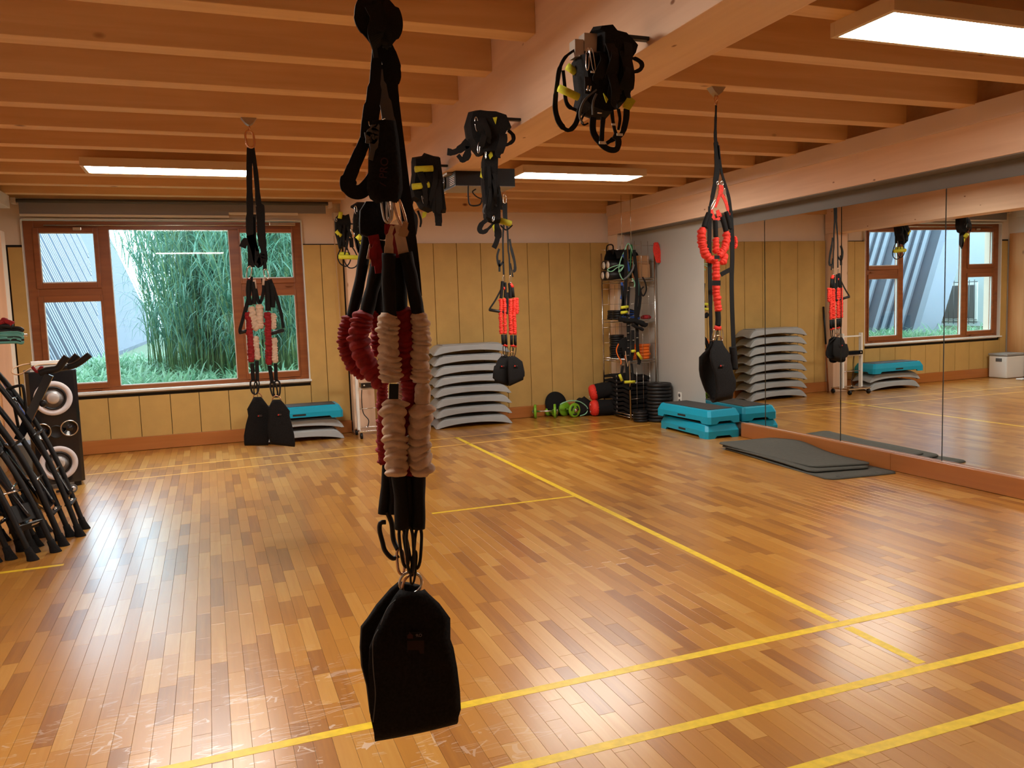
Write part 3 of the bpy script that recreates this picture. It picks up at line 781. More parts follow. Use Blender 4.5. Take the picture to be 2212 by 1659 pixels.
for xx in (-.17, .17):
    q = MB().cyl((xx-.015, .33, .045), (xx+.015, .33, .045), .045, 18); spk(q).build('castor', 'blackp', sp)
for xx in (-.15, .15):
    q = MB().cbox((xx-.03, .0, 0), (xx+.03, .05, .046), .004); spk(q).build('foot', 'blackp', sp)
q = MB(); q.bar((.218, .08, .70), (.218, .28, .70), .012, .03); spk(q).build('side_handle', 'steel', sp)
# power strip on top
ps = thing('power_strip', 'white power strip with looped cable lying on top of the loudspeaker', 'power strip', (sx0, sy0+.2, SH+.03))
q = MB().cbox((-.155, .10, SH+.026), (.245, .155, SH+.066), .006); spk(q).build('strip_body', 'white', ps)
for k in range(6):
    q = MB().cyl((-.10+k*.055, .1275, SH+.066), (-.10+k*.055, .1275, SH+.0675), .018, 14); spk(q).build('socket', 'ring', ps)
q = MB().tube(smooth_path([(-.15, .13, SH+.045), (-.22, .12, SH+.04), (-.30, .08, SH+.01), (-.31, .05, SH-.03), (-.25, .03, SH-.045), (-.17, .02, SH-.0), (-.08, .04, SH+.035), (.1, .06, SH+.03)], 6), .0065, 8); spk(q).build('cable', 'tan', ps)

# ================================================================== MATS
def gymmat(label, pts, z, lift, holes):
    """mat: four floor corners (far-left, near-left, near-right, far-right), surface lifted along its length"""
    t = thing('exercise_mat', label, 'mat', (5.3, 6.3, z), 'charcoal mats in front of the mirror')
    a, b, c, d = [V((*p, 0)) for p in pts]; rows = []; n = 26; mcols = 16
    for i in range(n+1):
        u = i/n; row = []
        for j in range(mcols+1):
            v = j/mcols
            # rounded corners: pull the ends in near the sides
            e = min(v, 1-v)*.62; cr = .06
            pull = (cr-math.sqrt(max(0, cr*cr-(cr-min(e, cr))**2)))/1.7
            uu = pull+(1-2*pull)*u
            p = (a*(1-v)+d*v)*(1-uu)+(b*(1-v)+c*v)*uu
            row.append(V((p.x, p.y, z+lift(uu, v))))
        rows.append(row)
    mb = MB().sheet(rows, .012); mb.build('foam', 'mat', t)
    for hx in holes:
        p = (a*(1-hx)+d*hx)*.040+(b*(1-hx)+c*hx)*.960
        zt = z+lift(.955, hx)+.0062
        MB().lathe([(.002, .0008), (.026, .0014), (.030, .0012), (.032, 0)], V((p.x, p.y, zt)), V((0, 0, 1)), 24).build('eyelet', 'blackp', t)
    return t
gymmat('bottom charmat charcoal'.replace('charmat ', '')+' exercise mat with two eyelets, lowest of the pile', [(5.10, 7.20), (4.98, 5.47), (5.715, 5.40), (5.735, 7.14)], .0065, lambda u, v: .004*math.sin(u*6), (.22, .78))
gymmat('middle charcoal exercise mat of the pile', [(5.08, 7.22), (5.02, 5.74), (5.62, 5.63), (5.72, 7.16)], .022, lambda u, v: .012*math.sin(u*3.1)+.012*(1-u), ())
gymmat('top charcoal exercise mat of the pile, its far end bulging up', [(5.06, 7.25), (5.12, 5.83), (5.69, 5.69), (5.73, 7.15)], .040, lambda u, v: .025*(1-u)**2+.075*max(0, v-.35)*math.exp(-((u-.30)/.22)**2), ())

# ================================================================== RACK IN THE CORNER
rx0, rx1, ry0, ry1, rh = 5.33, 5.74, 9.62, 10.60-.20, 2.40
rk = thing('wire_rack', 'tall chrome wire shelving rack in the far right corner', 'rack', (5.53, 10.0, 0))
for x, y, h in ((rx0, ry0, rh), (rx1, ry0, rh), (rx0, ry1, rh-.08), (rx1, ry1, rh-.08)):
    MB().cyl((x, y, 0), (x, y, h), .012, 10).build('upright', 'chrome', rk)
SHZ = (.07, .82, 1.37, 1.93)
for z in SHZ:
    mb = MB()
    for a, b in (((rx0, ry0), (rx1, ry0)), ((rx1, ry0), (rx1, ry1)), ((rx1, ry1), (rx0, ry1)), ((rx0, ry1), (rx0, ry0))):
        for dz in (0, -.035): mb.cyl((*a, z+dz), (*b, z+dz), .005, 6)
    for k in range(1, 24): y = ry0+(ry1-ry0)*k/24; mb.cyl((rx0, y, z), (rx1, y, z), .0028, 5)
    for k in (1, 2, 3): x = rx0+(rx1-rx0)*k/4; mb.cyl((x, ry0, z-.006), (x, ry1, z-.006), .003, 5)
    mb.build('shelf', 'chrome', rk)
mb = MB()
for (xa, ya, xb, yb) in ((rx0, ry1, rx0+.0, ry0), (rx0, ry1, rx1, ry1), (rx0, ry0, rx1, ry0)):
    pass
for z0 in (.07, .82, 1.37, 1.93):
    z1 = z0+.50 if z0 > .5 else .78
    for k in (1, 2, 3):
        f = k/4; x = rx0+(rx1-rx0)*f; mb.cyl((x, ry1, z0), (x, ry1, z1), .0028, 5); mb.cyl((x, ry0, z0), (x, ry0, z1), .0028, 5)
    for zz in (z0+.22, z0+.44): mb.cyl((rx0, ry1, zz), (rx1, ry1, zz), .0028, 5); mb.cyl((rx0, ry0, zz), (rx1, ry0, zz), .0028, 5)
o = mb.build('side_grid', 'chrome', rk); o['kind'] = 'stuff'

def disc(name, label, c, r, h, m, group, cat='weight', ax=V((0, 0, 1)), flat=True):
    t = thing(name, label, cat, tuple(c), group)
    MB().lathe([(.018, 0), (r*.5, 0), (r*.93, 0), (r, h*.25), (r, h*.75), (r*.93, h), (r*.86, h*.97), (r*.80, h*.80), (r*.40, h*.80), (r*.34, h), (.018, h)], c, ax, 28).build('plate_body', m, t)
    MB().lathe([(.016, -.001), (.024, -.001), (.024, h+.001), (.016, h+.001)], c, ax, 14).build('hub', 'chrome' if m != 'orange' else 'dark', t)
    return t
ordn = ['bottom', 'second', 'third', 'fourth', 'fifth', 'sixth', 'seventh', 'eighth', 'ninth', 'tenth', 'eleventh', 'topmost']
def stack(name, n, c, r, h, m, where, group, jit=.006, gap=1.0, cat='weight'):
    first = None
    for k in range(n):
        od = 'bottom' if k == 0 else ('topmost' if k == n-1 else ordn[k]+' from the bottom')
        lb = '%s, %s of its stack' % (where, od)
        p = V((c[0]+R.uniform(-jit, jit), c[1]+R.uniform(-jit, jit), c[2]+k*h*gap))
        if first is None: first = disc(name, lb, p, r, h*.96, m, group, cat)
        else: dup(first, p, R.uniform(0, 3), lb)
stack('weight_plate', 11, (5.62, 9.36, .002), .165, .047, 'blackp', 'large black weight plate beside the rack', 'large black weight plates on the floor')
stack('weight_plate', 4, (5.38, 9.44, .002), .105, .036, 'blackp', 'small black weight plate by the rack leg', 'small black weight plates on the floor')
stack('weight_plate', 10, (5.47, 10.24, .825), .105, .033, 'blackp', 'black weight plate on the middle shelf', 'black weight plates on the middle shelf')
stack('balance_disc', 5, (5.60, 9.76, .825), .115, .042, 'orange', 'orange disc on the rack shelf', 'orange discs on the rack', cat='disc')
stack('balance_disc', 2, (5.42, 9.76, .825), .085, .03, 'orange', 'smaller orange disc in front of the orange stack', 'orange discs on the rack', cat='disc')
stack('weight_plate', 4, (5.44, 10.28, 1.375), .085, .033, 'blackp', 'small plate at the upper shelf far end', 'small black weight plates on the upper shelf')
stack('weight_plate', 4, (5.42, 10.09, 1.375), .085, .033, 'blackp', 'small plate at the upper shelf middle', 'small black weight plates on the upper shelf')
# dumbbell-tray stack under the rack (dark stepping trays with notched edge)
def tray(label, loc):
    t = thing('rubber_tray', label, 'tray', (0, 0, 0), 'dark rubber trays under the rack')
    pts = []
    for i in range(9):
        u = -1+i/4; pts.append((u*.36, .052+.028*(1-abs((u*2+10) % 2-1))-.014))
    lo = [(x, z-.038) for x, z in reversed(pts)]
    MB().prism([(-.17, a, b-.02) for a, b in pts+lo], (.34, 0, 0)).build('tray_body', 'pad', t)
    MB().cbox((-.175, -.03, .012), (-.170, .0, .040), .001).build('label_tab', 'greyweb', t)
    t.location = loc; return t
t0 = None
for k in range(9):
    lb = 'dark zigzag rubber tray under the rack, %s of the pile' % ('bottom' if k == 0 else 'topmost' if k == 8 else ordn[k]+' from the bottom')
    if t0 is None: t0 = tray(lb, (5.50, 10.03, .06)); 
    else: dup(t0, (5.50+R.uniform(-.01, .01), 10.03+R.uniform(-.01, .01), .06+k*.062), None, lb)
# foam rollers on the top shelf
def roller(label, y, z, x0=5.06, L=.60):
    t = thing('foam_roller', label, 'roller', (x0, y, z), 'black rollers on the top shelf')
    MB().cyl((x0, y, z), (x0+L, y, z), .068, 28).build('foam', 'blackp', t)
    MB().lathe([(.050, .0), (.050, .004), (.004, .006)], (x0, y, z), V((-1, 0, 0)), 24).build('end_cap', 'white', t)
    MB().torus((x0, y, z), .060, .008, V((1, 0, 0))).build('rim', 'blackg', t)
for lb, y, z in (('black foam roller with white end, lower left on the top shelf', 10.29, 2.002), ('black foam roller with white end, lower right on the top shelf', 10.14, 2.002),
                 ('black foam roller with white end, upper left on the top shelf', 10.25, 2.142), ('black foam roller with white end, upper right on the top shelf', 10.12, 2.142)):
    roller(lb, y, z, 5.29, .36)
t = thing('sports_bag', 'black sports bag with silver zip on top of the foam rollers', 'bag', (5.45, 10.1, 2.21))
rows = []
for i in range(13):
    a = math.pi*i/12
    rows.append([V((5.32+.34*j/8, 10.1-.19*math.cos(a), 2.215+.13*math.sin(a)*(1+.1*math.sin(j*1.7+i)))) for j in range(9)])
MB().sheet(rows, .012).build('bag_body', 'pad', t)
MB().tube(smooth_path([(5.30, 9.98, 2.28), (5.28, 9.95, 2.40), (5.30, 10.15, 2.41), (5.31, 10.2, 2.30)], 5), .01, 8).build('handle', 'black', t)
MB().cyl((5.33, 10.0, 2.345), (5.6, 10.0, 2.345), .006, 6).build('zip', 'steel', t)
# cardboard boxes
for lb, a, b in (('plain brown cardboard box on the top shelf beside the grey wall', (5.52, 9.66, 1.94), (5.69, 9.86, 2.12)), ('second cardboard box stacked above the first on the top shelf', (5.53, 9.68, 2.121), (5.69, 9.86, 2.24))):
    t = thing('cardboard_box', lb, 'box', (a[0], a[1], a[2]), 'cardboard boxes on the top shelf')
    MB().cbox(a, b, .002).build('carton', 'card', t)
    MB().box((a[0]-.0006, (a[1]+b[1])/2-.02, a[2]), (a[0]+.0001, (a[1]+b[1])/2+.02, b[2])).build('tape', 'tan', t)
# things hanging on the near corner of the rack
def loopcord(name, label, cat, pts, r, m, group=None, grips=(), closed=True):
    P_ = smooth_path(pts, 6, closed)
    t = thing(name, label, cat, tuple(P_[0]), group)
    MB().tube(P_, r, 8, closed).build('tube', m, t)
    for a, b, rr, mm in grips: MB().cyl(a, b, rr, 14).build('grip', mm, t)
    return t
def cz(x, y, Y=9.56): return at(1250+x/7.54, 500+y/7.54, Y)
def cz2(x, y, Y=9.56): return at(1250+x/7.54, 700+y/7.54, Y)
loopcord('resistance_tube', 'large mint green resistance tube loop hanging from the rack corner', 'resistance band', [cz(810, 195), cz(740, 330), cz(680, 480), cz(655, 620), cz(690, 740), cz(740, 785), cz(820, 720), cz(880, 600), cz(895, 480), cz(880, 340)], .0075, 'mint', 'resistance bands on the rack', ())
loopcord('resistance_tube', 'dark green resistance tube loop behind the mint one on the rack', 'resistance band', [cz(860, 210, 9.60), cz(880, 330, 9.6), cz(915, 480, 9.6), cz(880, 640, 9.6), cz(800, 740, 9.6), cz(840, 560, 9.6), cz(850, 380, 9.6)], .009, 'dkgreen', 'resistance bands on the rack')
loopcord('resistance_tube', 'small pale green tube bow sticking out left of the rack corner', 'resistance band', [cz(740, 560, 9.52), cz(640, 550, 9.52), cz(520, 590, 9.52), cz(470, 630, 9.52), cz(540, 650, 9.52), cz(640, 580, 9.52), cz(730, 560, 9.52), cz(690, 640, 9.52), cz(650, 650, 9.52)], .006, 'mint', 'resistance bands on the rack')
loopcord('hanging_band', 'dark curved foam tube hanging below the mint loop', 'resistance band', [cz(900, 540, 9.5), cz(870, 640, 9.5), cz(800, 730, 9.5), cz(740, 780, 9.5)], .014, 'greyweb', None, (), False)
for i, (xa, ya, xb, yb, mm, lb) in enumerate(((720, 380, 820, 650, 'bluefab', 'blue cord hanging on the rack corner'), (700, 830, 690, 1100, 'bluefab', 'blue strap end hanging below the green loops'), (870, 770, 905, 910, 'mint', 'short pale tube end on the rack right of the near post'),
                                      (930, 640, 970, 1050, 'teal', 'teal tube end hanging right of the rack post'), (745, 960, 755, 1090, 'mint', 'thin pale tube end left of the rack post'))):
    o = MB().tube(smooth_path([cz(xa, ya, 9.54), cz((xa+xb)/2+25, (ya+yb)/2, 9.54), cz(xb, yb, 9.54)], 6), .009 if mm != 'bluefab' else .016, 8).build('hanging_tube', mm); tag(o, lb, 'resistance band', 'resistance bands on the rack')
t = thing('red_band_coil', 'bright red band coil hanging at the right end of the rack', 'resistance band', tuple(cz(1275, 170, 9.55)))
for k, dx in enumerate((-12, 8, 26)):
    MB().tube(smooth_path([cz(1255+dx, 185, 9.57), cz(1235+dx, 300, 9.57), cz(1260+dx, 410, 9.57), cz(1290+dx, 500, 9.57), cz(1315+dx, 440, 9.57), cz(1290+dx, 300, 9.57)], 5, True), .011, 8, True).build('loop', 'bred', t)
# black strap trainers with lime grips on the rack corner
def rackstrap(label, segs, grips, buckles):
    t = thing('suspension_strap', label, 'strap', tuple(segs[0][0]), 'strap trainers hanging on the rack')
    for s in segs:
        w = s[-1]; MB().ribbon(smooth_path(s[:-1], 5), w, .004).build('webbing', 'black', t)
    for a, b in grips: MB().cyl(a, b, .019, 14).build('grip', 'yellow', t)
    for p in buckles: MB().cbox(p-V((.014, .006, .005)), p+V((.014, .003, .005)), .002).build('buckle', 'steel', t)
Y1 = 9.50
rackstrap('black strap trainer with two lime grips, high on the near rack post', [[cz(760, 300, Y1), cz(770, 800, Y1), cz(740, 1200, Y1), cz(760, 1380, Y1), .05], [cz(700, 880, Y1), cz(720, 1150, Y1), cz(690, 1300, Y1), .035], [cz(820, 900, Y1), cz(800, 1250, Y1), cz(780, 1330, Y1), .035]],
          [(cz(690, 1240, Y1-.03), cz(805, 1225, Y1-.03)), (cz(690, 1325, Y1-.03), cz(790, 1310, Y1-.03))], [cz(800, 962, Y1-.02), cz(820, 1408, Y1-.02), cz(812, 1528, Y1-.02)])
rackstrap('long black strap trainer with two lime grips reaching lowest on the rack corner', [[cz(800, 1350, Y1), cz2(815, 200, Y1), cz2(810, 450, Y1), cz2(790, 700, Y1), cz2(800, 900, Y1), .055], [cz2(720, 680, Y1), cz2(700, 850, Y1), cz2(760, 1000, Y1), cz2(850, 1060, Y1), .04], [cz2(860, 640, Y1), cz2(880, 850, Y1), cz2(840, 1070, Y1), .03]],
          [(cz2(665, 820, Y1-.03), cz2(705, 925, Y1-.03)), (cz2(748, 945, Y1-.03), cz2(915, 940, Y1-.03))], [cz2(810, 22, Y1-.02), cz2(805, 145, Y1-.02), cz2(805, 265, Y1-.02), cz2(803, 385, Y1-.02), cz2(803, 508, Y1-.02), cz2(728, 655, Y1-.02)])
rackstrap('black strap trainer with two lime grips right of the rack corner', [[cz(900, 300, Y1+.02), cz(950, 900, Y1+.02), cz(930, 1300, Y1+.02), cz2(950, 100, Y1+.02), cz2(960, 400, Y1+.02), cz2(990, 640, Y1+.02), .05], [cz2(880, 100, Y1), cz2(880, 420, Y1), cz2(850, 600, Y1), .05], [cz2(1000, 560, Y1), cz2(975, 660, Y1), .045]],
          [(cz2(860, 445, Y1-.03), cz2(918, 438, Y1-.03)), (cz2(955, 465, Y1-.03), cz2(1025, 570, Y1-.03))], [cz2(890, 262, Y1-.02), cz2(952, 222, Y1-.02)])
rackstrap('thin black straps drooping at the right of the rack corner', [[cz(1040, 740, Y1), cz(1090, 850, Y1), cz(1100, 960, Y1), cz(1050, 1050, Y1), cz(1010, 960, Y1), cz(1060, 900, Y1), .02], [cz(880, 600, Y1+.04), cz(1000, 1000, Y1+.04), cz(960, 1400, Y1+.04), .045]], [], [])
t = thing('dark_bundle', 'dark fabric bundle lying across the rack corner at mid height', 'strap', tuple(cz(900, 1480, Y1)))
MB().tube(smooth_path([cz(660, 1420, Y1), cz(780, 1450, Y1), cz(930, 1460, Y1), cz(1100, 1530, Y1)], 5), .035, 10, mod=lambda i, k: 1+.25*math.sin(i*2.1+k)).build('roll', 'pad', t)
MB().tube(smooth_path([cz(870, 1520, Y1-.02), cz(980, 1570, Y1-.02), cz(1050, 1600, Y1-.02)], 5), .02, 10, mod=lambda i, k: 1+.25*math.sin(i*1.1+k)).build('roll', 'pad', t)
t = thing('hoop_bag', 'round black net bag with orange edging, half way down the rack corner', 'bag', tuple(cz2(740, 400, 9.53)))
pl = [(780, 210), (700, 250), (640, 320), (610, 420), (630, 520), (680, 580), (690, 500), (640, 480), (660, 400), (700, 380), (730, 470), (740, 500), (790, 500), (800, 400), (790, 300)]
MB().prism([cz2(a, b, 9.53) for a, b in pl], (0, .03, 0)).build('net', 'pad', t)
MB().ribbon(smooth_path([cz2(650, 320, 9.52), cz2(615, 420, 9.52), cz2(640, 520, 9.52), cz2(690, 600, 9.52), cz2(685, 660, 9.52)], 5), .014, .004).build('edging', 'orange', t)
MB().ribbon([cz2(760, 440, 9.49), cz2(775, 560, 9.49), cz2(800, 690, 9.49), cz2(820, 600, 9.49)], .01, .003).build('edging', 'tan', t)
t = thing('blue_towel', 'folded royal blue cloth on the upper rack shelf', 'towel', tuple(cz(560, 1460, 9.75)))
q_ = cz(560, 1450, 9.85); MB().cbox((5.37, 9.72, 1.372), (5.56, 9.95, 1.42), .012).build('cloth', 'bluefab', t)
t = thing('cable_coil', 'coiled black and blue cords lying on the blue cloth', 'cord', (5.45, 9.83, 1.43))
for k in range(4): MB().torus((5.44+.01*k, 9.83, 1.44+.018*k), .07-.006*k, .010, V((.1*k, .2, 1))).build('coil', 'blackp' if k % 2 else 'bluefab', t)
t = thing('pink_ball', 'small dark red pouch at the right end of the upper rack shelf', 'pouch', (5.66, 9.72, 1.39))
MB().lathe([(.03, 0), (.07, .01), (.075, .03), (.05, .055), (.01, .06)], (5.65, 9.72, 1.372), V((0, 0, 1)), 16).build('pouch_body', 'red', t)
for x_, lb in ((1363, 'thin wire from the ceiling to the near corner of the rack'), (1343, 'thin wire from the ceiling left of the near rack corner')):
    p1 = at(x_, 520, 9.56)
    o = MB().cyl(V((p1.x, 9.56, 3.025)), V((p1.x, 9.56, 2.38)), .004, 6).build('hanging_wire', 'chrome'); tag(o, lb, 'wire', 'thin wires holding the rack')
# black punch bags with red ends on the floor
def padbag(label, a, b, r, fa):
    t = thing('kick_pad', label, 'pad', tuple(a), 'black pads with red ends')
    a = V(a); b = V(b); P_ = [a+(b-a)*k/8 for k in range(9)]
    MB().tube(P_, [r*.95]+[r]*7+[r*.9], 16, mod=lambda i, k: 1+.05*math.sin(k*2+i)).build('pad_body', 'pad', t)
    d = (b-a).normalized()
    MB().lathe([(r*1.0, -.04), (r*1.02, .0), (r*.94, .03), (r*.75, .05), (r*.3, .058), (.005, .06)], a, -d, 24).build('red_end', 'bred', t)
    sd = d.cross(V((0, 0, 1))).normalized()
    for q in (-.05, 0, .05): MB().bar(a-d*.055+V((0, 0, q-.012)), a-d*.055+V((0, 0, q+.012))-d*.003, .02, .004).build('white_stripe', 'white', t)
padbag('upper black kick pad with red end leaning on the lower one', (5.13, 10.36, .33), (5.50, 10.24, .40), .115, 0)
padbag('lower black kick pad with red end lying on the floor', (5.10, 10.28, .118), (5.52, 10.22, .118), .112, 0)
# dumbbells with green plates
def dumbbell(label, c, d, L=.30, r=.085):
    c = V(c); d = V(d).normalized(); t = thing('dumbbell', label, 'dumbbell', tuple(c), 'dumbbells with green plates')
    MB().cyl(c-d*(L/2+.05), c+d*(L/2+.05), .013, 12).build('bar', 'chrome', t)
    for s in (-1, 1):
        MB().lathe([(.014, 0), (r*.95, 0), (r, .008), (r, .028), (r*.92, .036), (r*.75, .030), (r*.4, .030), (r*.34, .036), (.014, .036)], c+d*s*(L/2-.018 if s > 0 else L/2-.018), d*s, 28).build('plate', 'green', t)
        MB().lathe([(.014, 0), (.03, 0), (.03, .02), (.014, .02)], c+d*s*(L/2+.022), d*s, 12).build('collar', 'chrome', t)
        for q in (0, 2.1, 4.2):
            ang = q; a = d.cross(V((0, 0, 1))).normalized(); b = a.cross(d)
            pth = [c+d*s*(L/2+.016)+a*(r*.62*math.cos(ang+k*.22))+b*(r*.62*math.sin(ang+k*.22)) for k in range(6)]
            MB().tube(pth, .010, 8).build('plate_slot', 'dark', t)
dumbbell('green-plated dumbbell at the left of the floor group, seen from its side', (4.42, 10.48, .101), (.95, -.42, 0), .28, .100)
dumbbell('green-plated dumbbell facing the room with its round plate', (4.78, 10.43, .103), (.28, -1, 0), .22, .102)
dumbbell('smaller green-plated dumbbell lying behind the other two', (4.56, 10.57, .068), (.4, -1, .0), .14, .058)
t = thing('exercise_ball_cushion', 'flat black round cushion leaning on the mustard panels behind the dumbbells', 'cushion', (4.66, 10.62, .13))
MB().lathe([(.005, -.02), (.12, -.02), (.165, -.01), (.17, 0), (.165, .01), (.12, .02), (.005, .02)], (4.66, 10.635, .185), V((0, -1, .25)), 30).build('cushion_body', 'pad', t)
t = thing('duffel_bag', 'slumped black gym bag on the floor beside the green dumbbells', 'bag', (5.0, 10.5, .02))
rows = []
for i in range(13):
    a = math.pi*i/12
    rows.append([V((4.80+.40*j/12, 10.46+.11*math.cos(a)*(.7+.3*math.sin(math.pi*j/12)), .005+.255*math.sin(a)*max(.12, math.sin(math.pi*(j*.85+1.2)/13))*(1+.06*math.sin(j*2+i)))) for j in range(13)])
MB().sheet(rows, .01).build('bag_body', 'pad', t)
MB().tube(smooth_path([(4.95, 10.36, .05), (5.03, 10.33, .10), (5.10, 10.34, .05)], 5), .008, 6).build('handle', 'black', t)
loopcord('mint_hose', 'mint green tube looped around the green dumbbells on the floor', 'resistance band', [(4.62, 10.40, .19), (4.76, 10.38, .235), (4.92, 10.37, .21), (5.03, 10.36, .12), (5.0, 10.34, .04), (4.90, 10.33, .012)], .008, 'mint', None, (), False)

# ================================================================== CART BY THE POST
ct = thing('chrome_trolley', 'small white metal trolley on castors in front of the wooden post', 'trolley', (1.93, 10.2, 0))
cx0, cx1, cy0, cy1 = 1.72, 2.10, 10.08, 10.44
for x in (cx0, cx1):
    MB().cbox((x-.016, cy1-.22, .085), (x+.016, cy1-.16, .98), .003).build('upright', 'white', ct)
    MB().cbox((x-.014, cy0, .075), (x+.014, cy1, .10), .003).build('base_rail', 'steel', ct)
for y in (cy0, cy1): MB().cbox((cx0-.03, y-.014, .076), (cx1+.03, y+.014, .099), .003).build('base_rail', 'steel', ct)
for z in (.93, .62): MB().cbox((cx0, cy1-.21, z-.012), (cx1, cy1-.17, z+.012), .002).build('cross_rail', 'white', ct)
MB().cyl((cx0, cy1-.19, .36), (cx1, cy1-.19, .36), .006, 8).build('cross_rod', 'chrome', ct)
for x in (cx0, cx1):
    for y in (cy0, cy1): MB().cyl((x-.014, y, .036), (x+.014, y, .036), .036, 18).cbox((x-.012, y-.02, .05), (x+.012, y+.02, .078), .002).build('castor', 'blackp', ct)
t = thing('tape_player', 'small black device box on the shelf of the trolley', 'device', (1.86, 10.24, .635))
MB().cbox((1.76, 10.16, .634), (2.04, 10.30, .70), .006).build('device_case', 'blackg', t); MB().cyl((1.80, 10.158, .667), (1.80, 10.155, .667), .012, 12).build('knob', 'steel', t)
o = MB().tube(smooth_path([(1.80, 10.30, .66), (1.79, 10.34, .5), (1.80, 10.33, .30), (1.86, 10.30, .20), (1.84, 10.30, .11)], 6), .006, 6).build('power_cable', 'blackp'); tag(o, 'black power cable dangling inside the white trolley', 'cable')
t = thing('wooden_pole', 'dark wooden pole leaning in the corner right of the post', 'pole', (2.09, 10.6, 0))
MB().tube([(2.10, 10.55, .0), (2.10, 10.66, 1.40)], [.014, .012], 10).build('shaft', 'frame', t); MB().tube([(2.10, 10.61, .80), (2.10, 10.665, 1.42)], .016, 10).build('sleeve', 'blackp', t)
# white cool box and mop in the left corner (seen in the mirror)
t = thing('cool_box', 'white and grey plastic cool box in the left corner, seen in the mirror', 'cool box', (-1.80, 10.46, 0))
MB().cbox((-2.04, 10.28, .006), (-1.60, 10.64, .40), .02).build('box_body', 'white', t); MB().cbox((-2.05, 10.27, .402), (-1.59, 10.65, .445), .015).build('lid', 'offgrey', t)
MB().cbox((-1.602, 10.38, .30), (-1.594, 10.50, .36), .003).build('handle', 'greyweb', t)
t = thing('waste_bucket', 'pale blue bucket beside the cool box, seen in the mirror', 'bucket', (-1.95, 9.7, 0))
MB().lathe([(.11, .003), (.15, .32), (.158, .325), (.158, .34), (.145, .34), (.105, .02), (.004, .02)], (-1.93, 9.72, 0), V((0, 0, 1)), 26).build('bucket_body', 'bin', t)
t = thing('mop', 'mop with navy handle leaning on the left wall, seen in the mirror', 'mop', (-1.75, 9.95, 0))
MB().tube([(-1.66, 10.0, .02), (-2.10, 9.78, 1.05)], .012, 10).build('handle', 'mopblue', t); MB().cbox((-1.78, 9.94, .004), (-1.54, 10.06, .03), .01).build('mop_head', 'white', t)

# ================================================================== WALL SHELF AT LEFT WITH TUBES
t = thing('wall_hook_rail', 'narrow metal holder on the left wall at the picture edge', 'holder', (-2.05, 6.9, 1.5))
wx = -1.50
def lz(x, y, Y=6.30): return at(x/6.9125, 640+y/6.9125, Y)
MB().cbox((-2.15, 6.30, 1.50), (-2.0, 6.42, 1.54), .003).build('rail', 'steel', t)
MB().cyl((-2.05, 6.36, 1.515), lz(410, 580, 6.36), .010, 8).build('peg', 'steel', t)
labs_ = ['topmost dark tube of the bundle on the left wall holder', 'teal glossy tube near the top of the bundle', 'second teal tube of the bundle', 'lowest teal glossy tube of the bundle', 'dark tube in the middle of the bundle']
for k, (yy, m_n, lb) in enumerate(zip((470, 530, 585, 650, 615), ('blackp', 'teal', 'teal', 'teal', 'blackp'), labs_)):
    o = MB().tube(smooth_path([lz(-400, yy+20, 6.2), lz(40, yy+5), lz(260, yy), lz(335, yy+25), lz(320, yy+50), lz(240, yy+35), lz(60, yy+40), lz(-400, yy+50, 6.2)], 5), .010, 8).build('exercise_tube', m_n)
    tag(o, lb, 'resistance band', 'tubes on the left wall holder')
t = thing('red_strap_roll', 'rolled red and black strap on top of the tube bundle at the left edge', 'strap', tuple(lz(60, 400, 6.3)))
MB().tube(smooth_path([lz(-200, 420, 6.3), lz(20, 395, 6.3), lz(90, 370, 6.3), lz(180, 430, 6.3)], 5), .022, 10, mod=lambda i, k: 1+.3*math.sin(i+k*1.3)).build('roll', 'red', t)
MB().tube(smooth_path([lz(-200, 450, 6.3), lz(60, 440, 6.3), lz(190, 455, 6.3)], 5), .02, 10).build('roll', 'blackp', t)

# ================================================================== FOLDED FRAMES AT THE LEFT
def sz(x, y): return (x/4.61, 860+y/4.61)
def frame_(label, feet, topx, Y, lean_pts, curve):
    """folded frame: two parallel tubes running down to flared rubber feet, joined by plates"""
    t = thing('folding_frame', label, 'fitness frame', tuple(feet[0]), 'black folded fitness frames')
    for fpt in feet:
        fpt = V(fpt); P_ = [fpt+V(d) for d in curve]
        pp = smooth_path(P_, 6); MB().tube(pp, .019, 12).build('leg', 'blackp', t)
        dn = (pp[0]-pp[3]).normalized()
        MB().tube([pp[0]-dn*.07, pp[0]-dn*.03, pp[0]+dn*.02, pp[0]+dn*.035], [.024, .026, .038, .040], 14).build('rubber_foot', 'pad', t)
    a, b = V(feet[0]), V(feet[1])
    for k in (1, 2, 3, 4):
        if k < len(curve)-0:
            pa, pb = a+V(curve[min(k, len(curve)-1)]), b+V(curve[min(k, len(curve)-1)])
            if k in (1, 3): MB().bar(pa, pb, .05 if k == 1 else .03, .012, V((0, 1, .3))).build('cross_plate', 'blackp', t)
            else: MB().cyl(pa, pb, .008, 8).build('spring_rod', 'steel', t)
    return t
curveA = [(0, 0, .02), (-.065, .01, .24), (-.15, .03, .50), (-.27, .05, .78), (-.42, .06, 1.05), (-.58, .07, 1.28)]
ffeet = [(182, 1142), (172, 1158), (150, 1160), (135, 1180), (118, 1192), (112, 1195), (88, 1162), (72, 1195), (45, 1190), (22, 1208), (52, 1180), (8, 1170), (30, 1150), (-10, 1215), (128, 1168), (100, 1150), (66, 1158), (80, 1180), (-30, 1200), (-60, 1212)]
fl = ['rightmost black folded frame of the leaning row, nearest the loudspeaker', 'black folded frame second from the right in the leaning row', 'black folded frame with the foremost foot on the right of the row', 'black folded frame in the middle of the leaning row',
      'black folded frame left of the middle of the leaning row', 'black folded frame at the left picture edge, feet spread wide', 'black folded frame partly cut by the left picture edge', 'black folded frame set back behind the right-hand feet', 'black folded frame set back behind the middle feet', 'black folded frame outside the left picture edge']
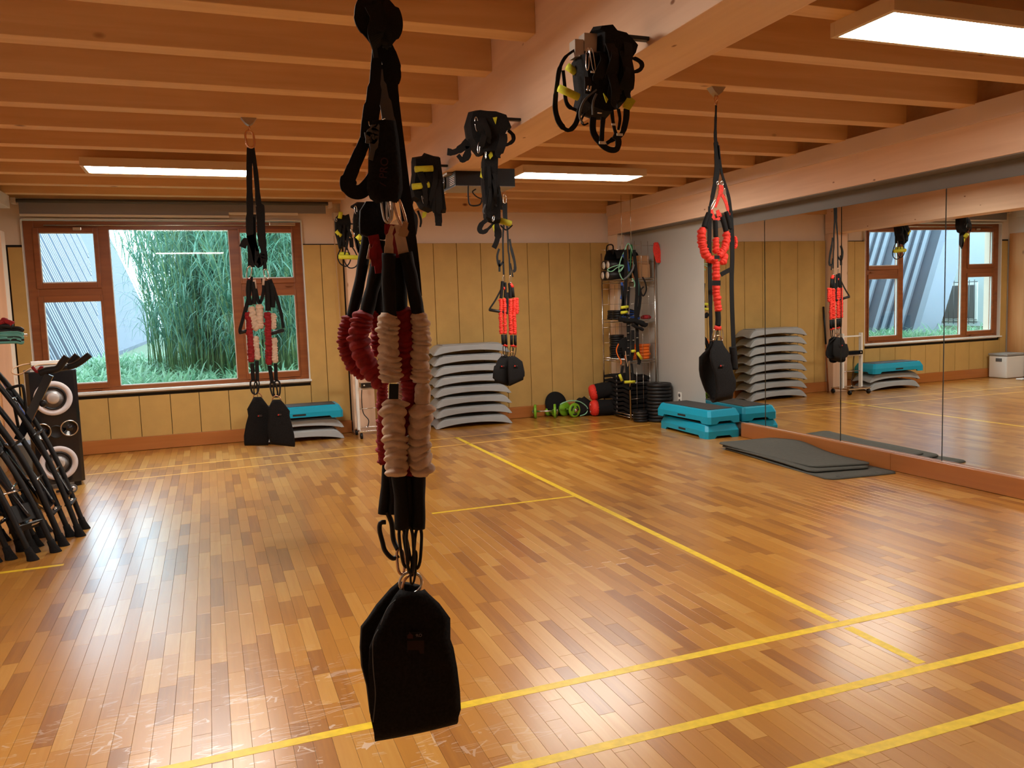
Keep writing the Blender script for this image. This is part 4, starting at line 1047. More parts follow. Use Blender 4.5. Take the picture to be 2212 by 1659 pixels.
for k in range(10):
    a = onz(ffeet[2*k][0], ffeet[2*k][1], .0); b = onz(ffeet[2*k+1][0], ffeet[2*k+1][1], .0)
    sc_ = 1-.04*(k % 4)
    if (a-b).length < .12: b = b+V((-.10, -.12, 0))
    cv = [(c[0]*sc_*(1+.10*((k*7) % 3-1)), c[1]+.02*(k % 2), c[2]*sc_) for c in curveA]
    t = frame_(fl[k], [a, b], 0, 0, 0, cv)
    md = (a+b)/2; pp = smooth_path([md+V(cv[1])+V((.0, 0, .06)), md+V(cv[2])+V((-.03, 0, .02)), md+V(cv[3])+V((-.05, 0, 0)), md+V(cv[4])], 5)
    MB().tube(pp, .014, 10).build('inner_tube', 'blackg', t)
    pa, pb, pc, pd = a+V(cv[1]), b+V(cv[1]), b+V(cv[2]), a+V(cv[2])
    MB().prism([pa.lerp(pd, .15), pb.lerp(pc, .15), pb.lerp(pc, .62), pa.lerp(pd, .62)], (0, .012, .004)).build('lower_plate', 'blackp', t)
    MB().cyl(a.lerp(b, -.05)+V(cv[1])*1.02, a.lerp(b, .45)+V(cv[1])*1.02, .012, 10).build('axle', 'chrome', t)
    for q in (a, b): MB().lathe([(.006, -.03), (.018, -.03), (.022, -.015), (.010, 0), (.006, .03)], q+V(cv[3])+V((.0, -.02, 0)), V((0, -1, 0)), 10).build('clamp_knob', 'blackp', t)
# T-handle post with foam grips
th = thing('handlebar_post', 'upright black handlebar post with curved foam grips, leaning in front of the loudspeaker', 'handlebar', tuple(at(30, 960, 7.0)))
Yh = 6.75
def hz(x, y, Y=Yh): return at(x/6.9125, 640+y/6.9125, Y)
MB().bar(at(40, 950, Yh), hz(735, 1170), .058, .03, V((0, 1, 0))).build('post_tube', 'blackg', th)
MB().tube(smooth_path([hz(590, 1150), hz(700, 1110), hz(860, 1080), hz(930, 990), hz(1000, 900)], 6), .026, 14).build('grip', 'blackp', th)
MB().tube(smooth_path([hz(960, 1060, Yh+.1), hz(1080, 1040, Yh+.1), hz(1200, 980, Yh+.1), hz(1340, 870, Yh+.1)], 6), .024, 14).build('grip', 'blackp', th)
MB().tube(smooth_path([hz(1040, 1010, Yh+.2), hz(1090, 950, Yh+.2), hz(1160, 880, Yh+.2)], 6), .026, 14).build('grip', 'blackp', th)
MB().cyl(hz(620, 1130, Yh+.02), hz(1000, 1055, Yh+.08), .022, 12).build('cross_tube', 'blackp', th)
MB().lathe([(.02, 0), (.028, .01), (.02, .035), (.005, .036)], hz(650, 1600, Yh-.03), V((0, -1, 0)), 12).build('knob', 'blackp', th)
MB().tube(smooth_path([hz(480, 1050, Yh+.05), hz(530, 1110, Yh+.05), hz(570, 1125, Yh+.05), hz(610, 1065, Yh+.05), hz(640, 1070, Yh+.05)], 5), .011, 8).build('cable_hook', 'red', th)
t = thing('bent_handle_frame', 'thin dark bent tube handle rising behind the folded frames', 'fitness frame', tuple(at(20, 880, 6.9)))
MB().tube(smooth_path([at(40, 925, 6.9), hz(180, 1500, 6.9), hz(110, 1400, 6.9), hz(150, 1370, 6.9), hz(300, 1335, 6.9), hz(350, 1380, 6.9), at(58, 900, 6.9)], 4), .011, 8).build('tube', 'blackp', t)
t = thing('transport_wheel', 'small white-rimmed transport wheel on a black bracket at the foot of the loudspeaker', 'wheel', tuple(onz(160, 1064, 0)))
wc = onz(159, 1064, 0)+V((0, 0, .04)); 
MB().torus(wc, .030, .009, V((.5, -1, 0))).build('tyre', 'greyweb', t); MB().lathe([(.024, -.008), (.024, .008), (.004, .012)], wc, V((.5, -1, 0)), 16).build('hub', 'cone', t)
MB().bar(wc, wc+V((-.14, -.02, -.012)), .03, .02).build('bracket', 'blackp', t)

# ================================================================== HANGING TRAINERS
def scrunch(mb, pts, r, n=20, amp=.20, pitch=None, seed=0):
    """gathered fabric sleeve: uneven ruffles around a cord"""
    P_ = smooth_path(pts, 8); L = sum((P_[i+1]-P_[i]).length for i in range(len(P_)-1))
    pitch = pitch or r*.62; rr = random.Random(seed*31+7); out = []
    marks = [0]
    while marks[-1] < L: marks.append(marks[-1]+pitch*rr.uniform(.55, 1.55))
    m_ = max(12, int(L/pitch*7))
    acc = [0]
    for i in range(len(P_)-1): acc.append(acc[-1]+(P_[i+1]-P_[i]).length)
    j = 0; ss = []
    for k in range(m_+1):
        s = L*k/m_; ss.append(s)
        while j < len(P_)-2 and acc[j+1] < s: j += 1
        out.append(P_[j].lerp(P_[j+1], (s-acc[j])/max(1e-9, acc[j+1]-acc[j])))
    nb = len(marks); hgt = [rr.uniform(.55, 1.25) for _ in range(nb)]; sk = [(rr.uniform(-.8, .8), rr.uniform(0, 6.28), rr.uniform(0, .5), rr.uniform(0, 6.28)) for _ in range(nb)]
    def mod(i, k):
        th = k*2*math.pi/n; s = ss[i]; b0 = 0
        for q in range(nb-1):
            if marks[q] <= s: b0 = q
        A_, ph, B_, ph2 = sk[b0 % nb]
        sh = s+pitch*.38*math.sin(th+seed)+pitch*.22*math.sin(2*th+1.7*seed)
        q = 0
        while q < nb-2 and marks[q+1] <= sh: q += 1
        u = (sh-marks[q])/(marks[q+1]-marks[q]); u = min(1, max(0, u))
        w = math.sin(math.pi*u)**.55
        h = hgt[q]*(1+.35*math.sin(th+sk[q][1])+.2*math.sin(3*th+sk[q][3]))
        e = min(1, .70+.30*min(i, m_-i)/5)
        return e*(1-amp*.95+amp*2.0*w*h)
    mb.tube(out, r, n, mod=mod); return mb
def sling(name, label, front, back, Y, dy, t, m, parent=None, group=None):
    """padded foot sling: one wide band, down the front, round the bottom, up the back"""
    rows = []
    def row(a, b, Yc, bow=0):
        A, B = at(*a, Yc), at(*b, Yc); k = 9
        return [A.lerp(B, i/k)+V((0, -bow*(1-(2*i/k-1)**2), 0)) for i in range(k+1)]
    fr_ = [row(a, b, Y-dy*min(1, .15+1.0*i/(len(front)*.6)), .012) for i, (a, b) in enumerate(front)]
    bk_ = [row(a, b, Y+dy*min(1, .15+1.0*i/(len(back)*.6)), -.012) for i, (a, b) in enumerate(back)]
    rows = fr_[:]; A = fr_[-1]; B = bk_[-1]
    for s in (1, 2, 3, 4, 5):
        q = math.pi*s/6; w = (1-math.cos(q))/2
        rows.append([a.lerp(b, w)+V((0, 0, -dy*.55*math.sin(q))) for a, b in zip(A, B)])
    rows += bk_[::-1]
    return MB().sheet(rows, t)
def anchor(parent, p, s=1.0):
    """ceiling plate, eye and quick link; p = plate centre on the joist underside"""
    p = V(p)
    MB().prism([p+V((-.055*s, -.03, 0)), p+V((.055*s, -.03, 0)), p+V((.028*s, -.03, -.035*s)), p+V((0, -.03, -.055*s)), p+V((-.028*s, -.03, -.035*s))], (0, .06, 0)).build('ceiling_plate', 'bracket', parent)
    MB().torus(p+V((0, 0, -.07*s)), .016*s, .004*s, V((1, .2, 0))).build('eye', 'copper', parent)
def link(parent, c, w, h, r, m='copper', nrm=(0, 1, 0), name='quick_link'):
    nrm = V(nrm).normalized(); a = V((nrm.y, -nrm.x, 0)).normalized(); pts = []
    for k in range(24):
        q = 2*math.pi*k/24; x = math.cos(q)*w/2; z = math.sin(q); z = math.copysign(abs(z)**.6, z)*h/2
        pts.append(V(c)+a*x+V((0, 0, z)))
    return MB().tube(pts, r, 8, True).build(name, m, parent)
def slink(parent, a, b, w, r, m, name='carabiner'):
    """oval carabiner stretched between two points"""
    a, b = V(a), V(b); d = b-a; L = d.length; d.normalize(); s = d.cross(V((0, 1, 0))).normalized(); pts = []
    for k in range(22):
        q = 2*math.pi*k/22; z = math.sin(q); z = math.copysign(abs(z)**.6, z)
        pts.append((a+b)/2+s*(math.cos(q)*w/2)+d*(z*L/2))
    return MB().tube(pts, r, 8, True).build(name, m, parent)

# ---------------- A: the near set
YA = 1.97
def A(x, y, dy=0): return at(x, y, YA+dy)
def AP(*l, dy=0): return [A(a, b, dy) for a, b in l]
top = A(818, 0); pl_ = V((top.x-.005, YA-.01, HJ))
ta = thing('suspension_trainer', 'large near suspension trainer with crimson and cream sleeves hanging in the foreground', 'trainer', tuple(pl_), 'hanging suspension trainers')
anchor(ta, pl_); link(ta, pl_+V((0, 0, -.135)), .034, .10, .005)
z0 = pl_.z-.18
w = .040
def rib(pts, width, m='black', dy=0, t=.004, name='webbing', n=6, side=None):
    return MB().ribbon(smooth_path([A(p[0], p[1], p[2] if len(p) > 2 else dy) for p in pts], n), width, t, side).build(name, m, ta)
MB().ribbon([V((pl_.x-.008, YA, z0)), A(800, 2)], .036, .004).build('webbing', 'black', ta)
MB().ribbon([V((pl_.x+.008, YA+.006, z0)), A(812, 2, .006)], .036, .004).build('webbing', 'black', ta)
# knot: two fat curls of webbing and the wrap between them
rib([(815, -10), (790, 15, -.02), (789, 45, -.03), (808, 72, -.02), (822, 92, 0)], [.040, .046, .050, .046, .040], n=8)
rib([(820, 2), (842, 28, -.03), (846, 58, -.04), (832, 80, -.02), (822, 95, 0)], [.040, .052, .052, .046, .040], n=8)
rib([(805, 10, -.05), (818, 40, -.055), (812, 70, -.05), (818, 100, -.01)], .040, n=8)
MB().tube(smooth_path([A(812, 8), A(818, 40), A(824, 70), A(820, 96)], 5), [.018]*5+[.030]*5+[.026]*5+[.02], 12, mod=lambda i, k: 1+.12*math.sin(k*2+i)).build('knot', 'black', ta)
rib([(806, 70, -.02), (808, 95, -.02), (812, 125, -.01)], .012, 'blackp')
# body straps
rib([(824, 90), (838, 118), (850, 158), (845, 185), (851, 240), (861, 320), (871, 400), (882, 480), (892, 560), (899, 640)], [.042, .044, .038, .034, .032, .032, .032, .032, .030, .030], dy=.03)
rib([(815, 95), (812, 150), (807, 210), (801, 250), (797, 300)], [.024, .026, .034, .040, .042], dy=-.005)
rib([(821, 150), (826, 190), (835, 235), (842, 280)], [.012, .022, .030, .034], 'greyweb', dy=.012)
rib([(830, 140), (838, 200), (845, 260), (850, 320)], [.030, .036, .044, .05], dy=.02)
# buckle
bk = MB(); bk.tube(smooth_path([A(796, 262, -.01), A(801, 273, -.012), A(822, 262, -.012), A(831, 256, -.01)], 4), .0016, 6)
bk.build('buckle', 'steel', ta)
MB().bar(A(800, 272, -.015), A(832, 262, -.015), .012, .004).build('buckle', 'blackp', ta)
# padded sleeve
pad = []
for y, xa, xb in ((262, 806, 851), (300, 799, 858), (340, 797, 862), (380, 796, 866), (410, 793, 867), (428, 800, 862), (436, 815, 853)):
    a, b = A(xa, y, -.018), A(xb, y, -.018); pad.append([a.lerp(b, k/6)+V((0, -.010*(1-(k/3-1)**2), 0)) for k in range(7)])
MB().sheet(pad, .012).build('padded_sleeve', 'pad', ta)
rib([(795, 285, -.03), (800, 300, -.03), (812, 275, -.03), (808, 310, -.03), (800, 345, -.03)], [.018, .030, .022, .020, .012], 'greyweb')
fm_ = Matrix.Translation(A(829, 368, -.037)) @ Matrix(((r_.x, 0, 0, 0), (r_.y, 0, 1, 0), (0, 1, 0, 0), (0, 0, 0, 1)))
def signmat(p, rotz=0, tilt=0):
    x = V((r_.x, r_.y, 0)).normalized(); z = V((0, 0, 1)); n = x.cross(z)
    mt = Matrix(((x.x, z.x, n.x, p.x), (x.y, z.y, n.y, p.y), (x.z, z.z, n.z, p.z), (0, 0, 0, 1)))
    return mt @ Matrix.Rotation(rotz, 4, 'Z')
M['stitch'] = mat('dark_red_stitching', (.045, .008, .008), .8)
M['print'] = mat('faded_white_print', (.16, .12, .11), .8)
text('7 PRO', .026, signmat(A(829, 372, -.036), math.radians(82)), 'stitch', ta)
# left loop
rib([(800, 268, .0), (790, 300, .0), (775, 335, .0), (760, 370, .0), (752, 395, .0), (760, 412, .0), (780, 414, .0), (800, 395, .0), (812, 375, .0)], [.024, .028, .030, .032, .040, .034, .034, .034, .034], dy=0, n=6)
# second, unused pair of straps folded into a dark pouch left of the buckle end
pch = []
for y, xa, xb in ((436, 790, 838), (455, 778, 842), (480, 777, 840), (505, 778, 838), (514, 800, 830)):
    a, b = A(xa, y, .02), A(xb, y+ (4 if y > 500 else 0), .02); pch.append([a.lerp(b, k/6) for k in range(7)])
MB().sheet(pch, .02).build('folded_pouch', 'pad', ta)
# carabiners and tabs
slink(ta, A(829, 424, -.02), A(838, 482, -.02), .018, .0032, 'steel'); slink(ta, A(842, 428, -.02), A(841, 478, -.02), .014, .0032, 'steel')
slink(ta, A(853, 424, -.02), A(874, 492, -.02), .018, .0035, 'copper')
rib([(846, 485, -.02), (846, 515, -.02), (850, 548, -.02), (852, 565, -.015)], [.034, .028, .034, .036], 'red', name='fabric_tab')
rib([(848, 488, -.026), (841, 515, -.03), (840, 552, -.03)], [.010, .018, .022], 'beige', name='fabric_tab')
rib([(858, 486, -.026), (864, 510, -.03), (872, 548, -.03)], [.014, .026, .026], 'beige', name='fabric_tab')
rib([(876, 480, -.025), (872, 500, -.03), (866, 512, -.03)], [.014, .024, .018], 'tan', name='fabric_tab')
rib([(806, 508, 0), (812, 535, 0), (818, 560, 0), (822, 590, 0)], .026, 'red', name='fabric_tab')
rib([(803, 528, 0), (797, 560, 0)], .012, 'tan', name='fabric_tab')
rib([(813, 522, -.01), (806, 545, -.01), (808, 575, -.01)], [.010, .02, .012], 'red', name='fabric_tab')
# bungees: black end sleeves and ruffled sleeves
def bungee(a, b, pts, r, m, dy, lower=None, seed=0, amp=.20, ra=.0155):
    """one elastic cord with its black top sleeve and gathered cover"""
    e = MB().tube(smooth_path([A(*p, dy) for p in a], 6), ra, 14, mod=lambda i, k: 1+.05*math.sin(k+i)).build('end_sleeve', 'black', ta)
    for i, seg in enumerate(pts):
        c = scrunch(MB(), [A(*p, dy) for p in seg[0]], seg[1]/865., seed=seed+i, amp=amp).build('elastic_cover', m, ta)
bungee([(797, 490), (787, 550), (775, 620), (758, 690)], None, [([(755, 683), (746, 715), (745, 745), (752, 775), (768, 798), (790, 812)], 13)], .010, 'red', .07, seed=1, ra=.014)
bungee([(820, 520), (812, 590), (800, 640), (788, 690)], None, [([(787, 672), (776, 715), (778, 750), (792, 785), (815, 812), (832, 818)], 21)], .02, 'red', .02, seed=2, ra=.0175)
bungee([(812, 570), (815, 620), (816, 680)], None, [([(810, 668), (815, 700), (816, 735), (820, 770)], 13)], .012, 'red', .06, seed=3)
c = scrunch(MB(), [A(828, 815, .05), A(826, 850, .05), A(828, 900, .05), A(826, 950, .05), A(830, 1003, .05)], 12/865., seed=4, amp=.16).build('elastic_cover', 'red', ta)
bungee([(840, 548), (839, 600), (843, 690)], None, [([(839, 676), (838, 705), (841, 740), (840, 770), (843, 800), (844, 826)], 20), ([(850, 862), (851, 890), (853, 930), (855, 970), (857, 1000), (858, 1028)], 23)], .02, 'beige', -.045, seed=5, ra=.0165)
bungee([(860, 558), (862, 610), (866, 680)], None, [([(868, 664), (874, 700), (877, 740), (876, 780), (880, 820)], 21), ([(882, 815), (886, 845), (884, 900), (883, 960), (884, 1035)], 18)], .02, 'red', -.01, seed=8, ra=.0185)
bungee([(876, 546), (886, 590), (896, 640), (904, 680)], None, [([(904, 674), (909, 705), (911, 740), (908, 775), (910, 805), (908, 828)], 18)], .02, 'beige', -.04, seed=11, ra=.0165)
c = scrunch(MB(), [A(912, 828, -.04), A(913, 850, -.04), A(911, 876, -.04)], 17/865., amp=.03, seed=3).build('elastic_cover', 'beige', ta)
c = scrunch(MB(), [A(909, 874, -.045), A(909, 900, -.045), A(907, 935, -.045), A(905, 975, -.045), A(909, 1000, -.045), A(907, 1028, -.045)], 24/865., seed=15).build('elastic_cover', 'beige', ta)
c = scrunch(MB(), [A(868, 820, .03), A(870, 860, .03), A(872, 900, .03), A(871, 950, .03)], 11/865., seed=16).build('elastic_cover', 'beige', ta)
MB().sheet([[A(841, 829, -.074), A(861, 829, -.074)], [A(840, 862, -.074), A(860, 862, -.074)]], .003, False).build('label_patch', 'blackp', ta)
# lower sleeves
for a, b, c_, r, dy in (((839, 1000), (834, 1060), (829, 1110), .0150, .05), ((846, 1003), (850, 1060), (848, 1110), .012, .04), ((860, 1020), (866, 1080), (868, 1142), .0175, -.03), ((880, 1028), (882, 1080), (882, 1140), .013, -.02), ((905, 1022), (905, 1080), (904, 1142), .0165, -.03)):
    MB().tube(smooth_path([A(*a, dy), A(*b, dy), A(*c_, dy)], 6), r, 14, mod=lambda i, k: 1+.06*math.sin(k+i*.7)).build('end_sleeve', 'black', ta)
# lower karabiners
MB().tube(smooth_path([A(833, 1128, .04), A(822, 1130, .04), (A(820, 1145, .04)), A(826, 1170, .04), A(832, 1190, .03), A(848, 1206, .02), A(861, 1200, .02)], 6), .0062, 10).build('carabiner', 'blackp', ta)
MB().tube(smooth_path([A(836, 1105, .04), A(846, 1130, .04), A(850, 1165, .04), A(860, 1188, .02)], 6), .0068, 10).build('carabiner', 'blackp', ta)
slink(ta, A(866, 1138, -.02), A(878, 1225, -.02), .017, .0042, 'blackp'); slink(ta, A(905, 1138, -.02), A(900, 1228, -.02), .018, .0042, 'blackp'); slink(ta, A(884, 1138, -.03), A(888, 1238, -.03), .018, .0042, 'blackp')
slink(ta, A(873, 1150, -.01), A(890, 1245, -.02), .010, .003, 'blackp'); slink(ta, A(897, 1190, -.02), A(890, 1262, -.02), .012, .003, 'blackp')
# ---- near foot slings
fa = thing('foot_sling', 'large near black padded foot sling hanging lowest in the middle foreground', 'foot sling', tuple(A(888, 1270)), 'padded foot slings')
front = [((864, 1276), (914, 1276)), ((852, 1290), (924, 1286)), ((836, 1315), (946, 1304)), ((822, 1340), (970, 1335)), ((812, 1362), (970, 1380)), ((798, 1400), (977, 1398)), ((796, 1450), (985, 1440)), ((798, 1500), (991, 1490)), ((800, 1545), (993, 1530)), ((808, 1580), (988, 1545))]
back = [((862, 1262), (905, 1266)), ((846, 1275), (900, 1280)), ((815, 1310), (900, 1310)), ((796, 1338), (900, 1340)), ((781, 1356), (910, 1380)), ((779, 1400), (920, 1420)), ((782, 1440), (930, 1450)), ((793, 1482), (950, 1480)), ((800, 1540), (965, 1500)), ((810, 1572), (978, 1530))]
sling(None, None, front, back, YA, .045, .014, None).build('padded_band', 'pad', fa)
for (c, col, nr) in (((887, 1259), 'chrome', (.15, 1, 0)), ((891, 1263), 'copper', (-.25, 1, .1))):
    MB().torus(A(*c), .0285, .0036, V(nr)).build('ring', col, fa)
slink(fa, A(863, 1185, .02), A(868, 1240, .01), .018, .004, 'copper', 'ring')
MB().tube(smooth_path([A(817, 1360, -.057), A(806, 1385, -.063), A(806, 1440, -.063), A(811, 1500, -.063), A(806, 1560, -.063)], 5), .0012, 6).build('piping', 'greyweb', fa)
MB().tube(smooth_path([A(862, 1290, -.02), A(838, 1312, -.035), A(822, 1350, -.052)], 5), .0012, 6).build('piping', 'greyweb', fa)
MB().sheet([[A(878, 1366, -.062), A(915, 1366, -.062)], [A(878, 1383, -.062), A(915, 1383, -.062)]], .002, False).build('sewn_label', 'pad', fa)
MB().sheet([[A(880, 1384, -.062), A(916, 1384, -.062)], [A(880, 1412, -.062), A(916, 1412, -.062)]], .002, False).build('sewn_label', mat('maroon_patch', (.020, .008, .007), .9), fa)
text('PRO', .0105, signmat(A(903, 1373, -.0645), math.radians(2)), 'print', fa)
MB().prism([A(880, 1379, -.064), A(880, 1372, -.064), A(884, 1369, -.064), A(885, 1365, -.064), A(888, 1369, -.064), A(892, 1372, -.064), A(892, 1379, -.064)], (0, -.001, 0)).build('red_emblem', 'stitch', fa)

# ---------------- generic smaller sets
def hangset(spec):
    Y = spec['Y']; G = lambda p, dy=0: at(p[0], p[1], Y+(p[2] if len(p) > 2 else dy))
    pc = V((at(*spec['plate'], Y).x, Y, HJ)); t = thing('suspension_trainer', spec['label'], 'trainer', tuple(pc), 'hanging suspension trainers')
    anchor(t, pc, spec.get('ps', 1))
    s = Y*.93/1729*1.02
    for a, b, w_, m_n in spec.get('links', ()): slink(t, G(a), G(b), w_*s, max(.0035, w_*s*.14), m_n)
    for r in spec.get('webs', ()):
        ws = r[1]; ws = [q*s for q in ws] if isinstance(ws, (list, tuple)) else ws*s
        MB().ribbon(smooth_path([G(p) for p in r[0]], 5), ws, .005).build('webbing', r[2] if len(r) > 2 else 'black', t)
    for pts, r, m_n in spec.get('covers', ()): scrunch(MB(), [G(p) for p in pts], r*s, 14, seed=int(pts[0][0]), amp=.17, pitch=r*s*.9).build('elastic_cover', m_n, t)
    for pts, r, m_n, nm in spec.get('tubes', ()): MB().tube(smooth_path([G(p) for p in pts], 5), r*s, 10).build(nm, m_n, t)
    for c, rr, r, m_n in spec.get('rings', ()): MB().torus(G(c), rr*s, r*s, V((.3, 1, 0))).build('ring', m_n, t)
    for a, b in spec.get('labels', ()): MB().sheet([[G(a), G((b[0], a[1], *a[2:]))], [G((a[0], b[1], *a[2:])), G((b[0], b[1], *a[2:]))]], .003, False).build('label_patch', 'blackp', t)
    for lb, fr2, bk2, dy, off in spec['slings']:
        f = thing('foot_sling', lb, 'foot sling', tuple(at(*fr2[0][0], Y+off)), 'padded foot slings')
        sling(None, None, fr2, bk2, Y+off, dy, .014, None).build('padded_band', 'pad', f)
        mid = ((fr2[0][0][0]+fr2[0][1][0])/2, fr2[0][0][1]-2)
        MB().torus(at(mid[0], mid[1]-(3 if Y > 8 else 0), Y+off), .030, .004, V((.2, 1, 0))).build('ring', 'copper', f)
        q = fr2[len(fr2)//2]; cx_, cy_ = spec['emb'].get(lb[:4], ((q[0][0]+q[1][0])/2, q[0][1]))
        yy = Y+off-dy-.022
        MB().sheet([[at(cx_-4, cy_-2.5, yy), at(cx_+5, cy_-2.5, yy)], [at(cx_-4, cy_+3, yy), at(cx_+5, cy_+3, yy)]], .002, False).build('sewn_label', 'blackp', f)
        MB().prism([at(cx_-3, cy_+1.5, yy-.003), at(cx_-1.5, cy_-1.5, yy-.003), at(cx_+.5, cy_+1.5, yy-.003)], (0, -.002, 0)).build('red_emblem', 'bred', f)
        text('PRO', .012 if 'right' in lb or Y < 5 else .016, signmat(at(cx_+2.4, cy_, yy-.004)), 'print', f)
    return t
# B: in front of the window
b_ = lambda x, y: (500+x*.241, 580+y*.241)
b1_ = lambda x, y: (480+x*.4464, 240+y*.4464)
hangset(dict(Y=6.22, plate=(537, 256), label='suspension trainer hanging in front of the window with crimson and cream sleeves', emb={},
    links=[(b1_(128, 95), b1_(140, 178), 17, 'copper'), (b1_(135, 750), b1_(125, 812), 9, 'steel'), (b1_(207, 765), b1_(218, 812), 9, 'steel'),
           (b_(192, 1000), b_(215, 1125), 14, 'blackp'), (b_(232, 1000), b_(218, 1125), 10, 'blackp'), (b_(365, 1015), b_(395, 1150), 13, 'blackp'), (b_(408, 1005), b_(405, 1150), 14, 'blackp')],
    webs=[([b1_(133, 178), b1_(131, 300), b1_(134, 450), b1_(136, 560), b1_(140, 640), b1_(140, 755)], [12, 12, 14, 18, 16, 14]),
          ([b1_(146, 178), b1_(163, 300), b1_(175, 440), b1_(184, 470), b1_(190, 600), b1_(204, 700), b1_(206, 770)], [9, 10, 12, 18, 17, 13, 8]),
          ([b1_(135, 600), b1_(160, 680), b1_(175, 745), b1_(200, 690)], [16, 16, 14, 14]), ([b1_(158, 500), b1_(160, 620), b1_(175, 700)], [5, 5, 6]),
          ([b1_(140, 615), b1_(112, 630), b1_(98, 660)], [8, 14, 14]),
          ([b1_(140, 800), b1_(128, 900), b1_(96, 1020), b1_(86, 1060), b1_(92, 1076)], [8, 8, 7, 7, 8]), ([b1_(228, 815), b1_(262, 900), b1_(285, 980), b1_(296, 1050)], [10, 8, 7, 6]),
          ([b1_(160, 850), b1_(180, 930), b1_(200, 870), b1_(196, 810)], [7, 7, 7, 7])],
    covers=[([b_(180, 340), b_(190, 430), b_(215, 520), b_(240, 545)], 7.5, 'beige'), ([b_(245, 320), b_(252, 400), b_(255, 480), b_(262, 540)], 7.5, 'beige'),
            ([b_(142, 390), b_(160, 470), b_(160, 560), b_(172, 640), b_(175, 740), b_(180, 840)], 6.5, 'red'), ([b_(218, 605), b_(220, 680), b_(230, 750), b_(232, 820)], 6, 'beige'),
            ([b_(322, 390), b_(330, 480), b_(330, 600), b_(335, 700), b_(335, 865)], 7, 'red'), ([b_(372, 400), b_(376, 470), b_(374, 545)], 5.5, 'beige'), ([b_(382, 620), b_(382, 700), b_(388, 780), b_(392, 845)], 6.5, 'beige')],
    tubes=[([b_(160, 100), b_(150, 200), b_(165, 330)], 5, 'black', 'end_sleeve'), ([b_(190, 120), b_(205, 230), b_(200, 320)], 5, 'black', 'end_sleeve'), ([b_(320, 110), b_(325, 250), b_(328, 380)], 6, 'black', 'end_sleeve'), ([b_(350, 130), b_(370, 250), b_(372, 350)], 5, 'black', 'end_sleeve'),
           ([b_(155, 90), b_(152, 190)], 4, 'red', 'fabric_tab'), ([b_(322, 130), b_(315, 225)], 4, 'red', 'fabric_tab'), ([b_(205, 100), b_(215, 180)], 3, 'beige', 'fabric_tab'), ([b_(290, 90), b_(285, 150)], 3, 'beige', 'fabric_tab'),
           ([b_(186, 850), b_(190, 930), b_(195, 1005)], 4.2, 'black', 'end_sleeve'), ([b_(228, 828), b_(230, 920), b_(232, 1005)], 4, 'black', 'end_sleeve'), ([b_(342, 870), b_(355, 960), b_(365, 1030)], 4.2, 'black', 'end_sleeve'), ([b_(395, 850), b_(398, 930), b_(400, 1000)], 4, 'black', 'end_sleeve'),
           ([b_(330, 590), b_(470, 552)], 4, 'blackp', 'hand_grip'), ([b_(75, 575), b_(140, 560)], 4, 'blackp', 'hand_grip')],
    slings=[('left black padded foot sling of the pair in front of the window', [(b_(200, 1160), b_(268, 1160)), (b_(178, 1200), b_(300, 1200)), (b_(142, 1262), b_(340, 1250)), (b_(152, 1320), b_(342, 1320)), (b_(130, 1400), b_(345, 1400)), (b_(113, 1500), b_(340, 1500)), (b_(115, 1560), b_(330, 1555))],
             [(b_(205, 1155), b_(262, 1155)), (b_(180, 1200), b_(300, 1200)), (b_(150, 1262), b_(330, 1250)), (b_(160, 1320), b_(335, 1320)), (b_(140, 1400), b_(340, 1400)), (b_(120, 1500), b_(335, 1500)), (b_(125, 1550), b_(325, 1550))], .04, .06),
            ('right black padded foot sling of the pair in front of the window', [(b_(368, 1185), b_(440, 1185)), (b_(350, 1220), b_(470, 1215)), (b_(337, 1245), b_(520, 1280)), (b_(335, 1310), b_(518, 1320)), (b_(325, 1400), b_(540, 1400)), (b_(325, 1480), b_(560, 1490)), (b_(345, 1545), b_(568, 1570))],
             [(b_(372, 1180), b_(436, 1180)), (b_(355, 1220), b_(465, 1215)), (b_(342, 1245), b_(510, 1280)), (b_(340, 1310), b_(512, 1320)), (b_(330, 1400), b_(534, 1400)), (b_(330, 1480), b_(554, 1490)), (b_(350, 1540), b_(562, 1560))], .04, -.07)]))
